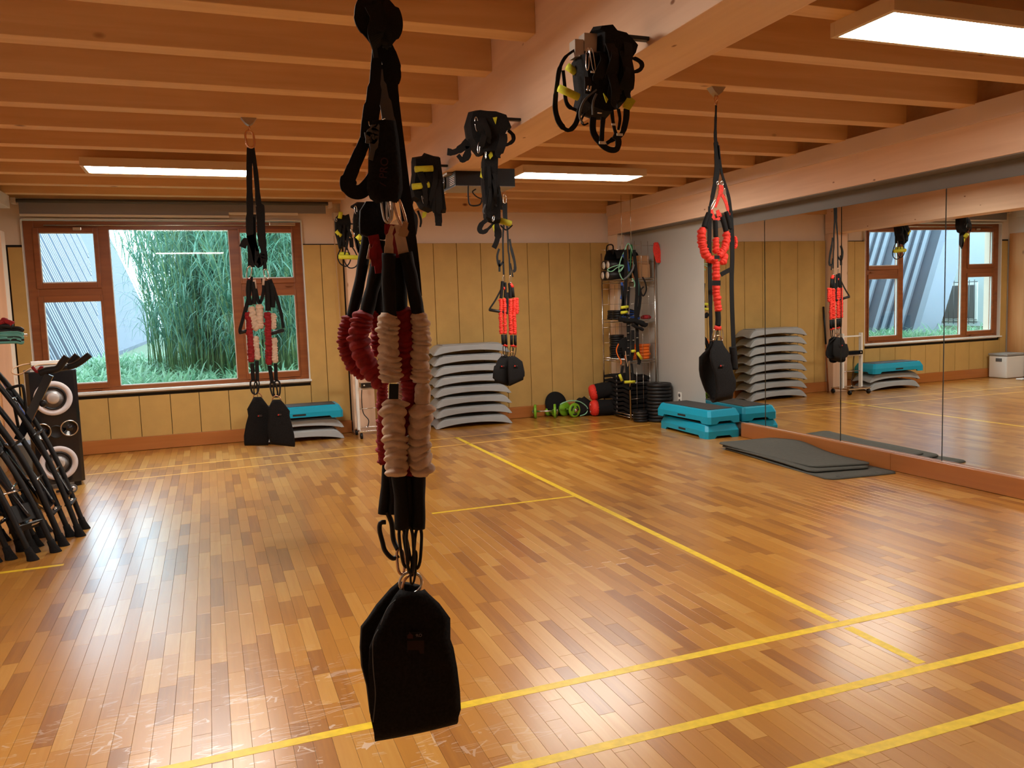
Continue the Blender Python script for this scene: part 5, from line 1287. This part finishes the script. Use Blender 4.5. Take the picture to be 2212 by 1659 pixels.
# C: far right-hand one, in front of the mustard panels
c_ = lambda x, y: (1040+x*.1567, 580+y*.1567)
c1 = lambda x, y: (950+x*.205, 220+y*.205)
c2 = lambda x, y: (900+x*.3495, 380+y*.3495)
hangset(dict(Y=9.0, plate=(1087, 402), label='suspension trainer with bright red sleeves hanging before the mustard panels, farthest away', emb={}, ps=1.1,
    links=[(c1(678, 930), c1(684, 1000), 6, 'steel'), (c1(684, 980), c1(684, 1070), 8, 'steel'), (c_(304, 100), c_(300, 190), 4, 'steel'), (c_(400, 95), c_(395, 200), 5, 'steel'),
           (c_(310, 1060), c_(325, 1195), 7, 'blackp'), (c_(350, 1070), c_(350, 1200), 6, 'blackp'), (c_(410, 1070), c_(420, 1212), 7, 'blackp'), (c_(465, 1070), c_(445, 1212), 7, 'blackp')],
    webs=[([c1(675, 1065), c1(678, 1230), c1(668, 1380), c1(665, 1500), c1(668, 1640), c2(538, 610)], [7, 5, 4, 4, 4, 4]), ([c1(700, 1065), c1(702, 1230), c1(715, 1380), c1(722, 1560), c2(572, 500), c2(578, 615)], [5, 5, 4, 4, 4, 4]),
          ([c2(510, 450), c2(498, 500), c2(510, 555), c2(535, 530)], [5, 5, 5, 5], 'black'), ([c2(575, 390), c2(585, 450), c2(605, 530), c2(608, 580), c2(595, 590)], [5, 7, 6, 7, 7]), ([c2(512, 520), c2(512, 592)], [5, 5]), ([c2(580, 540), c2(595, 625)], [3, 3]),
          ([c_(270, 290), c_(190, 440), c_(115, 555), c_(120, 580)], [4, 4, 4, 5]), ([c_(350, 330), c_(350, 450), c_(345, 620)], [9, 8, 7])],
    covers=[([c_(265, 415), c_(270, 520), c_(265, 650), c_(270, 760), c_(275, 905)], 4.2, 'bred'), ([c_(310, 410), c_(320, 500), c_(322, 620), c_(325, 760), c_(328, 905)], 4, 'bred'),
            ([c_(400, 415), c_(400, 540), c_(398, 640), c_(405, 760), c_(405, 915)], 4.6, 'bred'), ([c_(455, 405), c_(455, 520), c_(450, 640), c_(460, 760), c_(462, 915)], 4.4, 'bred'), ([c_(485, 400), c_(492, 500), c_(490, 630)], 4, 'bred')],
    tubes=[([c_(290, 175), c_(280, 300), c_(270, 410)], 4, 'black', 'end_sleeve'), ([c_(325, 190), c_(330, 300), c_(325, 400)], 3.5, 'black', 'end_sleeve'), ([c_(385, 200), c_(395, 300), c_(398, 410)], 4, 'black', 'end_sleeve'), ([c_(425, 260), c_(440, 400)], 4, 'black', 'end_sleeve'),
           ([c_(395, 210), c_(430, 260)], 4.5, 'bred', 'fabric_tab'), ([c_(305, 260), c_(325, 290)], 3, 'bred', 'fabric_tab'),
           ([c_(290, 910), c_(300, 1050)], 3.8, 'black', 'end_sleeve'), ([c_(335, 910), c_(340, 1050)], 3.6, 'black', 'end_sleeve'), ([c_(415, 920), c_(415, 1050)], 3.8, 'black', 'end_sleeve'), ([c_(465, 920), c_(465, 1060)], 3.8, 'black', 'end_sleeve'),
           ([c_(300, 1050), c_(355, 1065)], 3, 'bred', 'fabric_tab'), ([c_(405, 1060), c_(480, 1070)], 3, 'bred', 'fabric_tab'), ([c_(115, 570), c_(360, 612)], 3.6, 'blackp', 'hand_grip')],
    slings=[('left black padded foot sling of the far pair before the mustard panels', [(c_(270, 1215), c_(350, 1205)), (c_(220, 1270), c_(380, 1225)), (c_(195, 1340), c_(400, 1240)), (c_(175, 1345), c_(400, 1330)), (c_(160, 1430), c_(395, 1430)), (c_(155, 1510), c_(380, 1560)), (c_(180, 1530), c_(370, 1590))],
             [(c_(280, 1210), c_(345, 1200)), (c_(230, 1270), c_(375, 1225)), (c_(200, 1340), c_(395, 1240)), (c_(185, 1345), c_(395, 1330)), (c_(170, 1430), c_(390, 1430)), (c_(165, 1500), c_(380, 1550)), (c_(190, 1520), c_(375, 1580))], .05, .05),
            ('right black padded foot sling of the far pair before the mustard panels', [(c_(380, 1215), c_(460, 1215)), (c_(370, 1240), c_(500, 1240)), (c_(365, 1280), c_(560, 1285)), (c_(365, 1340), c_(575, 1350)), (c_(365, 1420), c_(592, 1430)), (c_(372, 1530), c_(592, 1480)), (c_(378, 1590), c_(575, 1500))],
             [(c_(385, 1210), c_(455, 1210)), (c_(372, 1240), c_(495, 1240)), (c_(370, 1280), c_(550, 1285)), (c_(370, 1340), c_(568, 1350)), (c_(370, 1420), c_(585, 1430)), (c_(376, 1520), c_(585, 1475)), (c_(382, 1580), c_(570, 1495))], .05, -.06)]))
# D: right, near the mirror
d_ = lambda x, y: (1490+x*.1566, 360+y*.1566)
d1 = lambda x, y: (1480+x*.4463, 160+y*.4463)
d2 = lambda x, y: (1490+x*.1446, 640+y*.1446)
hangset(dict(Y=4.68, plate=(1547, 190), label='suspension trainer with bright red sleeves hanging in front of the mirror on the right', emb={'blac': d2(470, 1035)},
    links=[(d1(148, 100), d1(150, 150), 8, 'copper'), (d_(385, 205), d_(380, 250), 6, 'steel'), (d_(440, 200), d_(450, 255), 7, 'steel'), (d_(355, 460), d_(290, 590), 7, 'steel'), (d_(480, 300), d_(490, 400), 5, 'steel'),
           (d2(370, 500), d2(340, 650), 9, 'steel'), (d2(415, 510), d2(400, 660), 5, 'blackp'), (d2(470, 490), d2(480, 660), 9, 'steel')],
    webs=[([d1(150, 145), d1(148, 210), d1(146, 300), d1(150, 345), d1(155, 440), d1(150, 500), d1(135, 580), d1(122, 640)], [5, 7, 9, 14, 16, 16, 12, 9]),
          ([d1(160, 345), d1(172, 450), d1(188, 520), d1(212, 600), d1(222, 690), d1(227, 800), d1(228, 900), d1(225, 1000), d1(228, 1150), d1(235, 1330)], [7, 7, 9, 9, 12, 13, 13, 13, 13, 13]),
          ([d1(120, 640), d1(118, 720), d1(118, 900), d1(121, 1050), d1(124, 1180), d1(126, 1290)], [10, 12, 12, 12, 10, 9]),
          ([d_(430, 1490), d_(480, 1460), d_(560, 1420)], [12, 12, 12]),
          ([d_(430, 250), d_(430, 330), d_(400, 420), d_(350, 560)], [14, 14, 9, 8], 'bred'), ([d_(440, 380), d_(500, 500), d_(550, 690)], [9, 9, 8], 'bred'),
          ([d_(380, 600), d_(400, 660), d_(420, 700), d_(350, 740)], [10, 14, 10, 8], 'bred'), ([d_(300, 580), d_(310, 660), d_(345, 730)], [8, 10, 8], 'bred')],
    covers=[([d_(185, 840), d_(165, 960), d_(180, 1100), d_(225, 1220), d_(300, 1290), d_(370, 1260)], 10, 'bred'), ([d_(510, 890), d_(510, 1000), d_(480, 1120), d_(430, 1200), d_(400, 1240)], 9, 'bred'),
            ([d_(365, 975), d_(360, 1060), d_(365, 1140), d_(370, 1200)], 8, 'bred'), ([d_(490, 1200, ), d_(470, 1290), d_(430, 1330)], 9, 'bred'),
            ([d_(360, 1310), d_(365, 1400), d_(365, 1480), d_(370, 1580)], 9.5, 'bred'), ([d2(390, -190), d2(395, -80), d2(410, 60), d2(420, 150), d2(420, 228)], 9.5, 'bred'), ([d_(625, 960), d_(640, 1050), d_(625, 1130)], 4, 'bred')],
    tubes=[([d_(260, 640), d_(220, 740), d_(195, 830)], 6.5, 'black', 'end_sleeve'), ([d_(350, 740), d_(355, 860), d_(358, 970)], 6.5, 'black', 'end_sleeve'), ([d_(440, 690), d_(475, 790), d_(500, 890)], 7, 'black', 'end_sleeve'), ([d_(290, 650), d_(250, 780), d_(230, 850)], 5, 'black', 'end_sleeve'), ([d_(500, 620), d_(540, 760), d_(560, 860)], 6, 'black', 'end_sleeve'),
           ([d2(418, 225), d2(425, 330), d2(420, 440)], 7.5, 'black', 'end_sleeve'), ([d2(380, 470), d2(455, 475)], 6.5, 'bred', 'fabric_tab'),
           ([d1(230, 1320), d1(234, 1360), d1(238, 1430)], 10, 'pad', 'strap_end_pad')],
    labels=[((*d_(340, 1225), -.06), d_(410, 1275)), ((*d_(310, 1570), -.07), d_(425, 1640))],
    slings=[('black padded foot sling hanging in front of the mirror on the right', [(d2(360, 665), d2(470, 665)), (d2(340, 740), d2(500, 740)), (d2(310, 800), d2(540, 800)), (d2(300, 900), d2(600, 880)), (d2(320, 1000), d2(600, 960)), (d2(370, 1150), d2(640, 1140)), (d2(390, 1300), d2(680, 1260)), (d2(395, 1440), d2(675, 1380)), (d2(380, 1510), d2(640, 1440))],
             [(d2(310, 670), d2(420, 665)), (d2(290, 780), d2(470, 780)), (d2(200, 860), d2(540, 860)), (d2(147, 915), d2(560, 940)), (d2(145, 1100), d2(560, 1100)), (d2(160, 1200), d2(560, 1200)), (d2(200, 1320), d2(570, 1300)), (d2(240, 1420), d2(590, 1380)), (d2(300, 1480), d2(610, 1430))], .07, 0)]))

# ================================================================== STRAP BUNDLES ON THE BEAM
def bundle(name, label, Y, plates=(), body=(), webs=(), grips=(), steels=(), tabs=(), X=None):
    G = lambda p: at(p[0], p[1], Y+(p[2] if len(p) > 2 else 0)); s = Y*.93/1729*1.02
    t = thing(name, label, 'strap', tuple(G(body[0][0][0]) if body else G(webs[0][0][0])), 'strap trainers stored on the beam')
    for pl2 in plates: MB().prism([G((*p, -.03)) for p in pl2], (0, .05, 0)).build('steel_plate', 'bracket', t)
    for ol_, th in body:
        c = sum((G(p) for p in ol_), V((0, 0, 0)))/len(ol_)
        # rounded bundle of folded webbing: outline at mid depth, inset front and back
        n = len(ol_); mid = [G(p) for p in ol_]; fr3 = [p.lerp(c, .10)+V((0, -th/2, 0)) for p in mid]; bk3 = [p.lerp(c, .10)+V((0, th/2, 0)) for p in mid]
        fs = [tuple(range(n, 2*n)), tuple(reversed(range(2*n, 3*n)))]
        for i in range(n): j = (i+1) % n; fs += [(i, j, n+j, n+i), (j, i, 2*n+i, 2*n+j)]
        m2 = MB(); m2.add(mid+fr3+bk3, fs); m2.build('folded_webbing', 'pad', t)
        zs = [p.z for p in mid]; xs = [p.x for p in mid]; q_ = random.Random(n); w0 = max(xs)-min(xs); h0 = max(zs)-min(zs)
        for k in range(9 if h0 > .25 else 4):
            x_ = c.x+w0*q_.uniform(-.30, .30); z_ = c.z+h0*q_.uniform(-.05, .30); y_ = c.y-th/2-.004-.003*k; hh = h0*q_.uniform(.25, .5); dx = w0*q_.uniform(-.12, .12)
            MB().ribbon(smooth_path([V((x_, y_+.01, z_)), V((x_+dx*.3, y_-.012, z_-hh*.35)), V((x_+dx, y_-.016, z_-hh*.7)), V((x_+dx*1.4, y_, z_-hh)), V((x_+dx*1.6+.01, y_+.012, z_-hh*1.02))], 5), w0*q_.uniform(.10, .18), .004).build('webbing', 'black', t)
    for r in webs:
        ws = [q*s for q in r[1]] if isinstance(r[1], (list, tuple)) else r[1]*s
        MB().ribbon(smooth_path([G(p) for p in r[0]], 5), ws, .005).build('webbing', r[2] if len(r) > 2 else 'black', t)
    for a, b, r in grips: MB().tube([G(a), G(b)], r*s, 16).build('foam_grip', 'yellow', t)
    for a, b, w2 in steels: slink(t, G(a), G(b), w2*s, max(.002, w2*s*.14), 'steel')
    for q in tabs: MB().prism([G(p) for p in q], (0, .004, 0)).build('yellow_tag', 'yellow', t)
    if body:
        c = sum((G(p) for p in body[0][0]), V((0, 0, 0)))/len(body[0][0]); zt = min(2.98, max(2.68, c.z+.03))
        MB().cbox((c.x, c.y-.01, zt-.05), (1.70, c.y+.02, zt-.035), .003).build('wall_hook', 'blackp', t)
    return t
e1 = lambda x, y, *d: (1180+x*.1809, 40+y*.1809, *d)
t = bundle('strap_bundle', 'nearest and largest strap bundle with lime grips hanging from the beam', 2.87,
    plates=[[e1(343, 243), e1(445, 250), e1(450, 450), e1(345, 455)], [e1(455, 168), e1(610, 180), e1(600, 400), e1(455, 385)], [e1(600, 395), e1(655, 395), e1(655, 460), e1(470, 460)], [e1(985, 275), e1(1045, 270), e1(1045, 440), e1(1000, 440)]],
    body=[([e1(560, 100), e1(700, 85), e1(760, 160), e1(880, 190), e1(960, 270), e1(1030, 350), e1(1000, 450), e1(950, 520), e1(975, 700), e1(985, 830), e1(930, 960), e1(860, 1080), e1(780, 1100), e1(700, 1210), e1(600, 1210), e1(440, 1150), e1(370, 1080), e1(400, 940), e1(370, 700), e1(350, 460), e1(600, 440), e1(600, 180), e1(530, 150)], .13)],
    webs=[([e1(350, 370, -.02), e1(230, 460, -.02), e1(160, 600, -.02), e1(130, 780, -.02), e1(110, 950), e1(110, 1100), e1(160, 1250), e1(260, 1335), e1(350, 1260), e1(400, 1100)], [6, 8, 11, 10, 12, 13, 14, 9, 12, 12]),
          ([e1(200, 620), e1(220, 800), e1(230, 960), e1(270, 1050), e1(360, 1095)], [8, 8, 9, 10, 7]),
          ([e1(950, 480, .02), e1(1060, 480, .02), e1(1140, 540, .02), e1(1120, 610, .02), e1(1030, 640, .02), e1(960, 625, .02)], [6, 10, 12, 10, 8, 6]),
          ([e1(560, 1180, -.03), e1(560, 1350, -.03), e1(640, 1480, -.03), e1(740, 1560, -.03), e1(840, 1560, -.03), e1(860, 1450, -.03), e1(800, 1400, -.03)], [16, 16, 15, 14, 14, 16, 12]),
          ([e1(680, 1180, -.05), e1(670, 1300, -.05), e1(660, 1460, -.05)], [12, 11, 12], 'black'), ([e1(780, 1080, -.02), e1(800, 1250, -.02), e1(830, 1370, -.02), e1(860, 1450, -.02)], [9, 8, 8, 10]),
          ([e1(960, 1080, -.01), e1(950, 1220, -.01), e1(900, 1380, -.01), e1(800, 1440, -.01), e1(720, 1490, -.01)], [16, 15, 12, 12, 9]), ([e1(860, 1080), e1(880, 1200), e1(860, 1330)], [8, 7, 6]), ([e1(460, 1130, -.03), e1(420, 1220, -.03), e1(450, 1270, -.03), e1(500, 1250, -.03)], [4, 4, 4, 4]),
          ([e1(600, 850, -.09), e1(470, 960, -.09), e1(410, 1080, -.09), e1(400, 1180, -.07), e1(440, 1250, -.06)], [4, 5, 5, 4, 4], 'greyweb'), ([e1(600, 900, -.085), e1(560, 1000, -.085), e1(555, 1150, -.08)], [5, 5, 4], 'greyweb'),
          ([e1(490, 700, -.08), e1(500, 800, -.085), e1(490, 900, -.08)], [16, 17, 14], 'black')],
    grips=[(e1(150, 830, -.04), e1(385, 940, -.04), 9), (e1(250, 570, .02), e1(350, 640, .02), 9)],
    steels=[(e1(495, 350, -.06), e1(490, 620, -.07), 8), (e1(530, 350, -.07), e1(575, 630, -.07), 9), (e1(500, 805, -.10), e1(488, 860, -.10), 2), (e1(535, 810, -.10), e1(522, 865, -.10), 2)],
    tabs=[[e1(960, 895, -.05), e1(1070, 985, -.05), e1(1000, 1090, -.05), e1(915, 1060, -.05)], [e1(870, 790, -.07), e1(980, 745, -.07), e1(940, 820, -.07), e1(840, 825, -.07)], [e1(685, 890, -.09), e1(740, 965, -.09), e1(720, 1005, -.09), e1(700, 950, -.09)]])
for a, b in (((545, 635), (570, 640)), ((625, 1120), (655, 1135)), ((645, 1485), (700, 1480)), ((855, 1385), (905, 1385)), ((795, 1262), (820, 1265))):
    MB().cbox(at(*e1(*a)[:2], 2.87-.085)+V((-.004, 0, -.004)), at(*e1(*b)[:2], 2.87-.085)+V((.004, .003, .004)), .001).build('white_stitching', 'white', t)
M['white_'] = M['white']
e2 = lambda x, y, *d: (950+x*.205, 220+y*.205, *d)
bundle('strap_bundle', 'strap bundle above the projector with one long strap hanging far down', 4.26,
    body=[([e2(300, 110), e2(380, 90), e2(460, 100), e2(560, 105), e2(680, 145), e2(740, 290), e2(700, 300), e2(640, 420), e2(610, 500), e2(600, 560), e2(470, 560), e2(410, 580), e2(340, 490), e2(290, 400), e2(265, 230)], .12),
          ([e2(470, 520), e2(605, 520), e2(595, 830), e2(630, 920), e2(632, 1280), e2(560, 1290), e2(470, 1250), e2(455, 1000), e2(440, 860), e2(445, 600)], .06)],
    webs=[([e2(300, 420), e2(240, 480), e2(150, 530), e2(80, 525)], [20, 18, 13, 16]), ([e2(300, 470), e2(290, 560), e2(240, 610), e2(190, 560)], [14, 18, 14, 10]),
          ([e2(720, 300, .02), e2(770, 350, .02), e2(770, 410, .02), e2(700, 455, .02), e2(640, 440, .02)], [8, 10, 9, 7, 6]),
          ([e2(590, 1280), e2(615, 1380), e2(600, 1470), e2(570, 1540)], [14, 18, 12, 12]), ([e2(500, 1240, -.02), e2(440, 1290, -.02), e2(420, 1350, -.02), e2(470, 1370, -.02), e2(560, 1290, -.02)], [10, 12, 12, 10, 6]), ([e2(640, 1300, .02), e2(700, 1350, .02), e2(765, 1300, .02)], [3, 3, 3]),
          ([e2(480, 1080, -.04), e2(455, 1150, -.04), e2(470, 1180, -.04)], [3, 3, 3], 'greyweb')],
    grips=[(e2(630, 1250, .03), e2(750, 1285, .03), 7.5)],
    steels=[(e2(380, 160, -.07), e2(395, 310, -.07), 7), (e2(415, 430, -.07), e2(405, 540, -.07), 5), (e2(480, 500, -.05), e2(485, 600, -.05), 3), (e2(570, 1200, -.05), e2(560, 1260, -.05), 4)],
    tabs=[[e2(560, 165, -.065), e2(605, 158, -.065), e2(590, 235, -.065)], [e2(515, 560, -.045), e2(545, 500, -.045), e2(560, 570, -.045), e2(530, 605, -.045)], [e2(440, 700, -.045), e2(425, 790, -.045), e2(450, 805, -.045), e2(435, 740, -.045)], [e2(640, 400, -.05), e2(660, 340, -.05), e2(680, 400, -.05)], [e2(555, 1310, -.03), e2(575, 1290, -.03), e2(575, 1370, -.03)]])
e3 = lambda x, y, *d: (700+x*.16878, 320+y*.16878, *d)
bundle('strap_bundle', 'strap bundle with two lime grips left of the projector', 5.72,
    body=[([e3(1125, 120), e3(1250, 100), e3(1280, 60), e3(1400, 100), e3(1470, 110), e3(1505, 380), e3(1520, 560), e3(1555, 830), e3(1515, 835), e3(1400, 800), e3(1330, 830), e3(1240, 790), e3(1190, 700), e3(1110, 650), e3(1090, 560), e3(1110, 450), e3(1130, 300)], .14)],
    webs=[([e3(1450, 780), e3(1465, 900), e3(1465, 995)], [18, 17, 15]), ([e3(1130, 620), e3(1100, 750), e3(1150, 900), e3(1140, 1060), e3(1110, 1180)], [12, 14, 18, 18, 14]), ([e3(1200, 800, .02), e3(1240, 920, .02), e3(1230, 1010, .02)], [5, 5, 4])],
    grips=[(e3(1165, 270, -.09), e3(1390, 260, -.09), 7), (e3(1130, 495, -.09), e3(1345, 470, -.09), 7)],
    steels=[(e3(1450, 520, -.08), e3(1460, 740, -.08), 3), (e3(1400, 560, -.08), e3(1395, 720, -.08), 2.5), (e3(1290, 520, -.08), e3(1310, 640, -.08), 5), (e3(1250, 610, -.08), e3(1290, 740, -.08), 3)],
    tabs=[[e3(1260, 820), e3(1320, 815), e3(1300, 880), e3(1255, 900)]])
bundle('strap_bundle', 'strap bundle half hidden behind the near trainer at its left side', 8.55,
    body=[([e3(340, 740), e3(420, 690), e3(520, 690), e3(540, 1000), e3(500, 1100), e3(420, 1130), e3(380, 1100), e3(370, 900), e3(400, 760)], .10)],
    webs=[([e3(440, 1100), e3(470, 1250), e3(460, 1340)], [18, 17, 12]), ([e3(395, 1130), e3(430, 1280), e3(470, 1370)], [6, 6, 6]), ([e3(420, 800), e3(425, 1000), e3(410, 1140)], [8, 6, 5], 'tan')],
    grips=[(e3(425, 1120, -.06), e3(475, 1170, -.06), 6)],
    steels=[(e3(400, 740, -.06), e3(410, 840, -.06), 5), (e3(345, 1040, -.06), e3(380, 1110, -.06), 5), (e3(435, 940, -.06), e3(440, 1020, -.06), 2.5)], tabs=[[e3(450, 1200, -.05), e3(485, 1190, -.05), e3(475, 1260, -.05)]])
bundle('strap_bundle', 'farthest strap bundle by the wooden post with two thin hanging stirrups', 9.62,
    body=[([e3(130, 910), e3(190, 840), e3(270, 860), e3(320, 840), e3(345, 960), e3(330, 1100), e3(310, 1230), e3(250, 1240), e3(240, 1290), e3(190, 1290), e3(165, 1180), e3(140, 1100)], .12)],
    webs=[([e3(210, 1290), e3(175, 1390), e3(210, 1480), e3(290, 1510), e3(340, 1420), e3(310, 1320), e3(280, 1240)], [2.6]*7), ([e3(290, 1240), e3(260, 1380), e3(260, 1450), e3(320, 1530), e3(400, 1520), e3(440, 1440), e3(400, 1330), e3(355, 1260)], [2.6]*8), ([e3(345, 1150), e3(355, 1270)], [10, 9])],
    grips=[(e3(155, 1060, -.08), e3(220, 1125, -.08), 4.5), (e3(200, 900, -.08), e3(215, 820, -.08), 4.5), (e3(185, 1390, -.02), e3(430, 1400, -.02), 5), (e3(200, 1350, .02), e3(330, 1355, .02), 4)],
    steels=[(e3(260, 1180, -.08), e3(275, 1195, -.08), 2), (e3(150, 900, -.08), e3(155, 940, -.08), 4)])
# ---- projector on the beam
pj = lambda x, y, d=0: at(950+x*.205, 220+y*.205, 5.75+d)
t = thing('projector', 'dark projector with louvred front hanging below the main beam', 'projector', tuple(pj(180, 800)))
a, b, c, d = pj(175, 715), pj(445, 700), pj(450, 880), pj(175, 865)
lx0, lx1 = a.x, b.x+.12; zt, zb = max(a.z, b.z), min(c.z, d.z)-.005
yb_, yf = 5.70, 6.05
# body running to the right and slightly towards the far wall; louvred end faces the camera side
P0, P1 = pj(20, 800), pj(170, 780)
bx = MB(); ex = at(22+950-22+20*.205, 385, 6.05)
ca, cb = pj(165, 790, 0), at(954, 395, 6.10)
u1 = V((cb.x-ca.x, cb.y-ca.y, 0)); u2 = V((.46, -.02, 0)); hz_ = zt-zb
base_ = V((ca.x, ca.y, zb))
bx.prism([base_, base_+u2, base_+u2+u1, base_+u1], (0, 0, hz_)); o = bx.build('case', 'blackp', t)
MB().prism([base_-V((0, .0, .004)), base_+u2-V((0, 0, .004)), base_+u2+u1*.98-V((0, 0, .004)), base_+u1*.98-V((0, 0, .004))], (0, 0, .006)).build('underside', 'offgrey', t)
fn = V((-u1.y, u1.x, 0)).normalized()*(-1)
nn = V((u1.y, -u1.x, 0)).normalized()
if nn.x > 0: nn = -nn
for k in range(8):
    q = base_+u1*(.04)+nn*.002+V((0, 0, hz_*(.12+.10*k))); MB().bar(q, q+u1*.34, .008, .006, V((0, 0, 1))).build('louvre', 'chrome', t)
MB().prism([base_+nn*.001+u1*.42+V((0, 0, hz_*.08)), base_+nn*.001+u1*.62+V((0, 0, hz_*.08)), base_+nn*.001+u1*.62+V((0, 0, hz_*.85)), base_+nn*.001+u1*.42+V((0, 0, hz_*.85))], nn*.003).build('side_panel', 'greyweb', t)
MB().lathe([(.05, 0), (.052, .012), (.04, .016), (.038, .004), (.004, .004)], base_+u1*.80+V((0, 0, hz_*.5)), nn, 20).build('lens', 'blackg', t)
mc = base_+u2*.55+u1*.4+V((0, 0, hz_))
MB().cyl(mc, V((mc.x, mc.y, 2.612)), .018, 12).build('mount_tube', 'steel', t); MB().cbox((mc.x-.09, mc.y-.05, mc.z), (mc.x+.09, mc.y+.05, mc.z+.015), .003).build('mount_plate', 'bracket', t)
MB().cbox((1.72, mc.y-.06, 2.592), (min(2.0, mc.x+.1), mc.y+.06, 2.6095), .003).build('mount_plate', 'bracket', t)
MB().tube(smooth_path([pj(300, 880), pj(300, 1000), pj(315, 1080), pj(370, 1095), pj(430, 1075), pj(450, 1000)], 6), .006, 8).build('cable', 'blackp', t)
MB().tube(smooth_path([pj(380, 920), pj(345, 950), pj(390, 1000), pj(450, 1025)], 6), .005, 8).build('cable', 'blackp', t)
MB().tube(smooth_path([pj(85, 755, .1), pj(95, 700, .1), pj(125, 690, .1), pj(135, 715, .1)], 6), .004, 8).build('cable', 'red', t)
